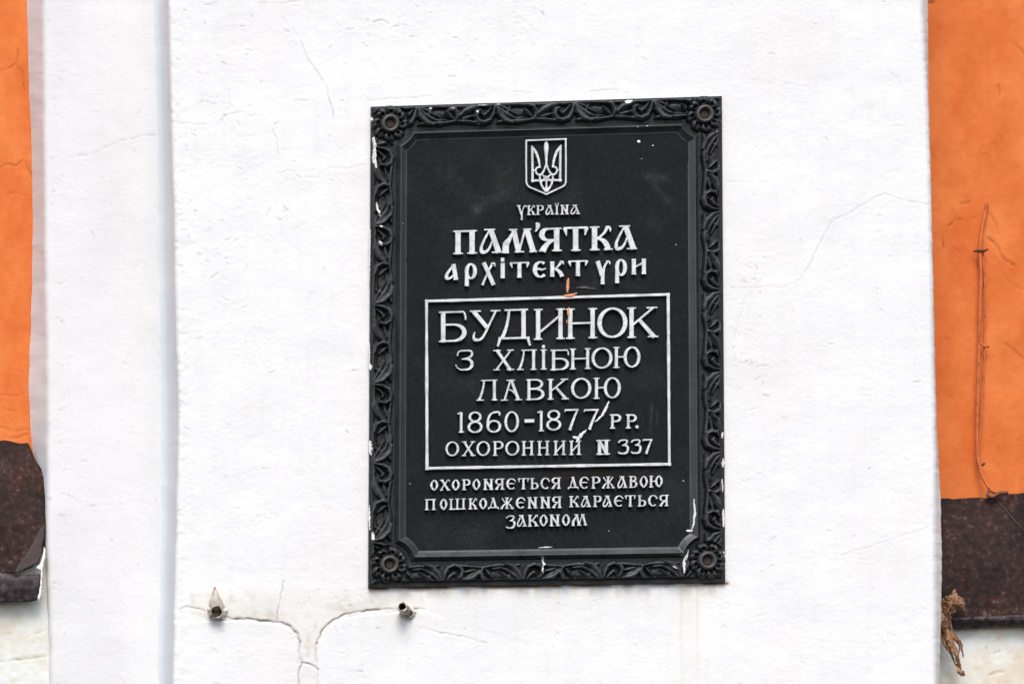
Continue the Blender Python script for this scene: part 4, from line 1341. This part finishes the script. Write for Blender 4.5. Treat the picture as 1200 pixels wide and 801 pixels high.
line(run('ПОШКОДЖЕННЯ', [(497.8, 510.7), (515.2, 524.5), (526.2, 545.6), (548.8, 559.5), (561.2, 571), (572, 584.4), (586, 602), (604.3, 616.2), (618, 630), (633, 645.2), (647, 658.2)], (584.6, 581.2), (597.6, 595))
     + run('КАРАЄТЬСЯ', [(667, 679), (680.6, 692.5), (695, 705.2), (706.2, 717.6), (719.4, 731), (732.2, 745), (747.2, 757.5), (759.4, 770.8), (772.5, 783.6)], (580.8, 579.4), (594.2, 593)), 3.1, 1.6, 'u', SL)
line([('З', 592.6, 603.8, 603.6, 619)] + run('АКОНОМ', [(605.6, 617.2), (618.5, 631.2), (632, 642), (643.8, 656.2), (658.4, 668.2), (670, 688.2)], (603, 601.8), (617, 615.6)), 3.1, 1.6, 'u', SL)

line([('N', 698.6, 714.7, 515, 532.8)], 4.7, 2.4, 'r', SL)
# ruled frame round the middle text
ink = Ink()
c = [(500.0, 352.8), (783.2, 345.0), (784.6, 543.6), (500.6, 548.4)]
for a, b in ((0, 1), (1, 2), (2, 3), (3, 0)):
    (x0, y0), (x1, y1) = c[a], c[b]
    L = math.hypot(x1 - x0, y1 - y0)
    ux, uy = (x1 - x0) / L * 1.9, (y1 - y0) / L * 1.9
    pts = [(x0 - ux, y0 - uy)] + [(x0 + (x1 - x0) * i / 24, y0 + (y1 - y0) * i / 24) for i in range(1, 24)] + [(x1 + ux, y1 + uy)]
    ink.stroke(pts, [3.7 + .5 * random.uniform(-1, 1) for _ in pts], 12.0)
ink.build('text_frame', plaque)

# coat of arms: outlined shield with the trident on it
ink = Ink()
sp = [(616.9, 164.8), (663.1, 163.0), (663.4, 190), (663.3, 211)] + bez((663.3, 213), (663, 217), (659.5, 218.7), 5) + [(640.4, 227.6)] + bez((621.5, 219.7), (617.4, 217.6), (617.0, 213), 5) + [(616.8, 190), (616.9, 164.8)]
ink.stroke(sp, 2.3, 12.0)
ink.stroke([(616.0, 164.8), (640, 163.9), (664.2, 162.9)], 2.3, 12.0)
shield = ink.build('emblem_shield', plaque)
ink = Ink()
for sg in (-1, 1):
    def mx(pts):
        return [(640.3 + sg * (x - 640.3) * (-1), y + (x - 640.3) * sg * .02) for x, y in pts]
    ink.stroke(mx([(623.8, 171.5), (624.0, 192), (624.2, 213.3)]), [3.0, 3.0, 3.0])
    ink.stroke(mx([(622.4, 211.6), (632, 211.4), (640.3, 211.2)]), 2.8)
    ink.stroke(mx(bez((622.6, 170.6), (631.5, 180), (632.6, 196.6), 12)), [2.0, 3.4, 3.2, 2.4])
    ink.stroke(mx(bez((633.0, 195.8), (627.3, 195.6), (627.9, 200.6), 8) + bez((627.9, 200.6), (628.8, 205.4), (633.6, 204.6), 6)[1:] + bez((633.6, 204.6), (637.6, 202.6), (640.3, 191.5), 10)[1:]), [2.2, 2.5, 2.6, 2.5, 2.4])
    ink.stroke(mx([(624.5, 199.6), (628, 199.4)]), 2.0)
    ink.stroke(mx(bez((632.8, 204.4), (631.6, 216.5), (640.3, 224.4), 12)), [2.2, 2.6, 2.8])
    ink.stroke(mx(bez((634.2, 203.8), (637.4, 207.6), (640.3, 207.4), 8)), 2.1)
    ink.stroke(mx(bez((640.3, 206.8), (637.6, 209.0), (634.4, 213.4), 8)), 1.8)
ink.stroke([(640.2, 166.4), (640.2, 169), (640.2, 174), (640.2, 184), (640.3, 190), (640.3, 194)], [2.6, 5.0, 5.6, 3.2, 2.6, 2.4])
ink.stroke([(640.3, 206.5), (640.4, 215), (640.4, 224)], [2.0, 2.4, 3.4])
tri = ink.build('trident', shield)


# ------------------------------------------------------------------ whitewash and orange paint slopped on the casting
def splash(name, pts, width, mat, seed, lift=.35, n=5):
    """a smear of paint draped over the relief along a path"""
    r = random.Random(seed)
    path = jag(pts, 1.6, .35, seed)
    vs, fs = [], []
    m = len(path)
    for i, (x, y) in enumerate(path):
        f = i / max(1, m - 1)
        k = min(i + 1, m - 1)
        j = max(i - 1, 0)
        tx, ty = path[k][0] - path[j][0], path[k][1] - path[j][1]
        L = math.hypot(tx, ty) + 1e-9
        w = width * (math.sin(math.pi * min(max(f, .08), .92)) ** .5) * r.uniform(.65, 1.2)
        for q in range(n):
            o = (q / (n - 1) - .5) * w
            X_, Y_ = x - ty / L * o, y + tx / L * o
            p, q_ = px2pq(X_, Y_)
            pp, qq = np.array([min(max(p, 0), PW)]), np.array([min(max(q_, 0), PH)])
            h = float(plaque_height(pp, qq)[0][0])
            if pp[0] > 42 and pp[0] < PW - 42 and qq[0] > 42 and qq[0] < PH - 42:
                h = H_PAN
            vs.append(PX3(X_, Y_, h + lift + (.5 if 0 < q < n - 1 else 0)))
    for i in range(m - 1):
        for q in range(n - 1):
            fs.append((i * n + q, i * n + q + 1, (i + 1) * n + q + 1, (i + 1) * n + q))
    return mesh(name, vs, fs, mat, plaque, smooth=True)


WH = [([(436, 136), (438, 141), (438.5, 147)], 4.5), ([(438, 160), (440, 172), (439, 186), (441, 197)], 3.5), ([(442.5, 236), (443.5, 246), (446, 253)], 2.8), ([(445, 264), (448, 266)], 3.4),
      ([(443.5, 283), (448, 288)], 3.4), ([(435.5, 268), (434.5, 300), (434.2, 330)], 1.6), ([(434.5, 400), (434.2, 430)], 1.6), ([(435, 425), (435.5, 432)], 3.4), ([(434.8, 515), (436, 532)], 3.0),
      ([(434, 590), (434.5, 620)], 2.0), ([(437, 623), (437.5, 632)], 4.0), ([(525, 127.5), (532, 128)], 3.6), ([(503, 126.5), (507, 126)], 2.6), ([(733, 119.5), (741, 118)], 5.2), ([(560, 123.5), (570, 123)], 2.2), ([(583, 121.5), (588, 121)], 2.6),
      ([(558, 130), (560, 133)], 2.4), ([(560.5, 144), (561.5, 146)], 2.4), ([(838, 152), (841, 154)], 2.4), ([(813.5, 584), (814.5, 600), (813.5, 612), (811, 622)], 2.2), ([(805, 621), (812, 621.5)], 3.0),
      ([(808, 646), (804.5, 652), (802, 662), (801, 671)], 2.2), ([(808.5, 643), (806, 655)], 1.6), ([(788, 663), (793, 666)], 1.8), ([(637, 652), (638, 660), (635, 668), (637, 671)], 3.2), ([(849.5, 536), (849, 546)], 3.6),
      ([(849.5, 595), (850, 616)], 3.4), ([(850, 645), (850.5, 662)], 3.6), ([(849, 505), (848, 512)], 2.8), ([(632, 641), (648, 640)], 1.5), ([(848.3, 560), (849, 575)], 1.8)]
for i, (pl, w) in enumerate(WH):
    splash('paint_splash', pl, w, M_splash, 300 + i)
for i, (x, y, r) in enumerate(((749.3, 165.3, 4.0), (758, 152 - 4, 2.6), (747, 149, 2.0), (765.8, 170, 2.4), (752.6, 185.4, 1.6), (801.5, 562.6, 1.8), (714.5, 621.2, 1.6), (481, 566, 1.8), (472.5, 262, 1.6), (793, 286, 1.6))):
    splash('paint_speck', [(x - r * .45, y), (x + r * .45, y + .1)], r * 1.1, M_splash, 400 + i)
# strokes of paint across the dates
splash('paint_splash', [(713.5, 470), (710, 479), (706, 486), (701, 491), (697, 494)], 3.0, M_splash, 450, lift=4.3)
splash('paint_splash', [(687, 503.5), (681, 509), (678, 514), (675, 518)], 4.0, M_splash, 451, lift=4.3)
splash('paint_splash', [(671, 511.5), (676, 512.5), (680, 511)], 2.6, M_splash, 452, lift=4.3)
# orange
splash('orange_paint_stain', [(667, 325), (666.2, 333), (666, 342)], 3.6, M_osplash, 460)
splash('orange_paint_stain', [(661, 346), (668, 346.5), (676, 343.5)], 3.8, M_osplash, 461, lift=4.4)
splash('orange_paint_stain', [(666.5, 360), (666, 366), (667, 371)], 3.4, M_osplash, 462, lift=4.4)
splash('orange_paint_stain', [(665, 374), (665.6, 378)], 3.0, M_osplash, 463, lift=.6)
splash('paint_smear', [(676, 337), (686, 336.2), (700, 338.5)], 3.0, M_ringmetal, 470, lift=.4)
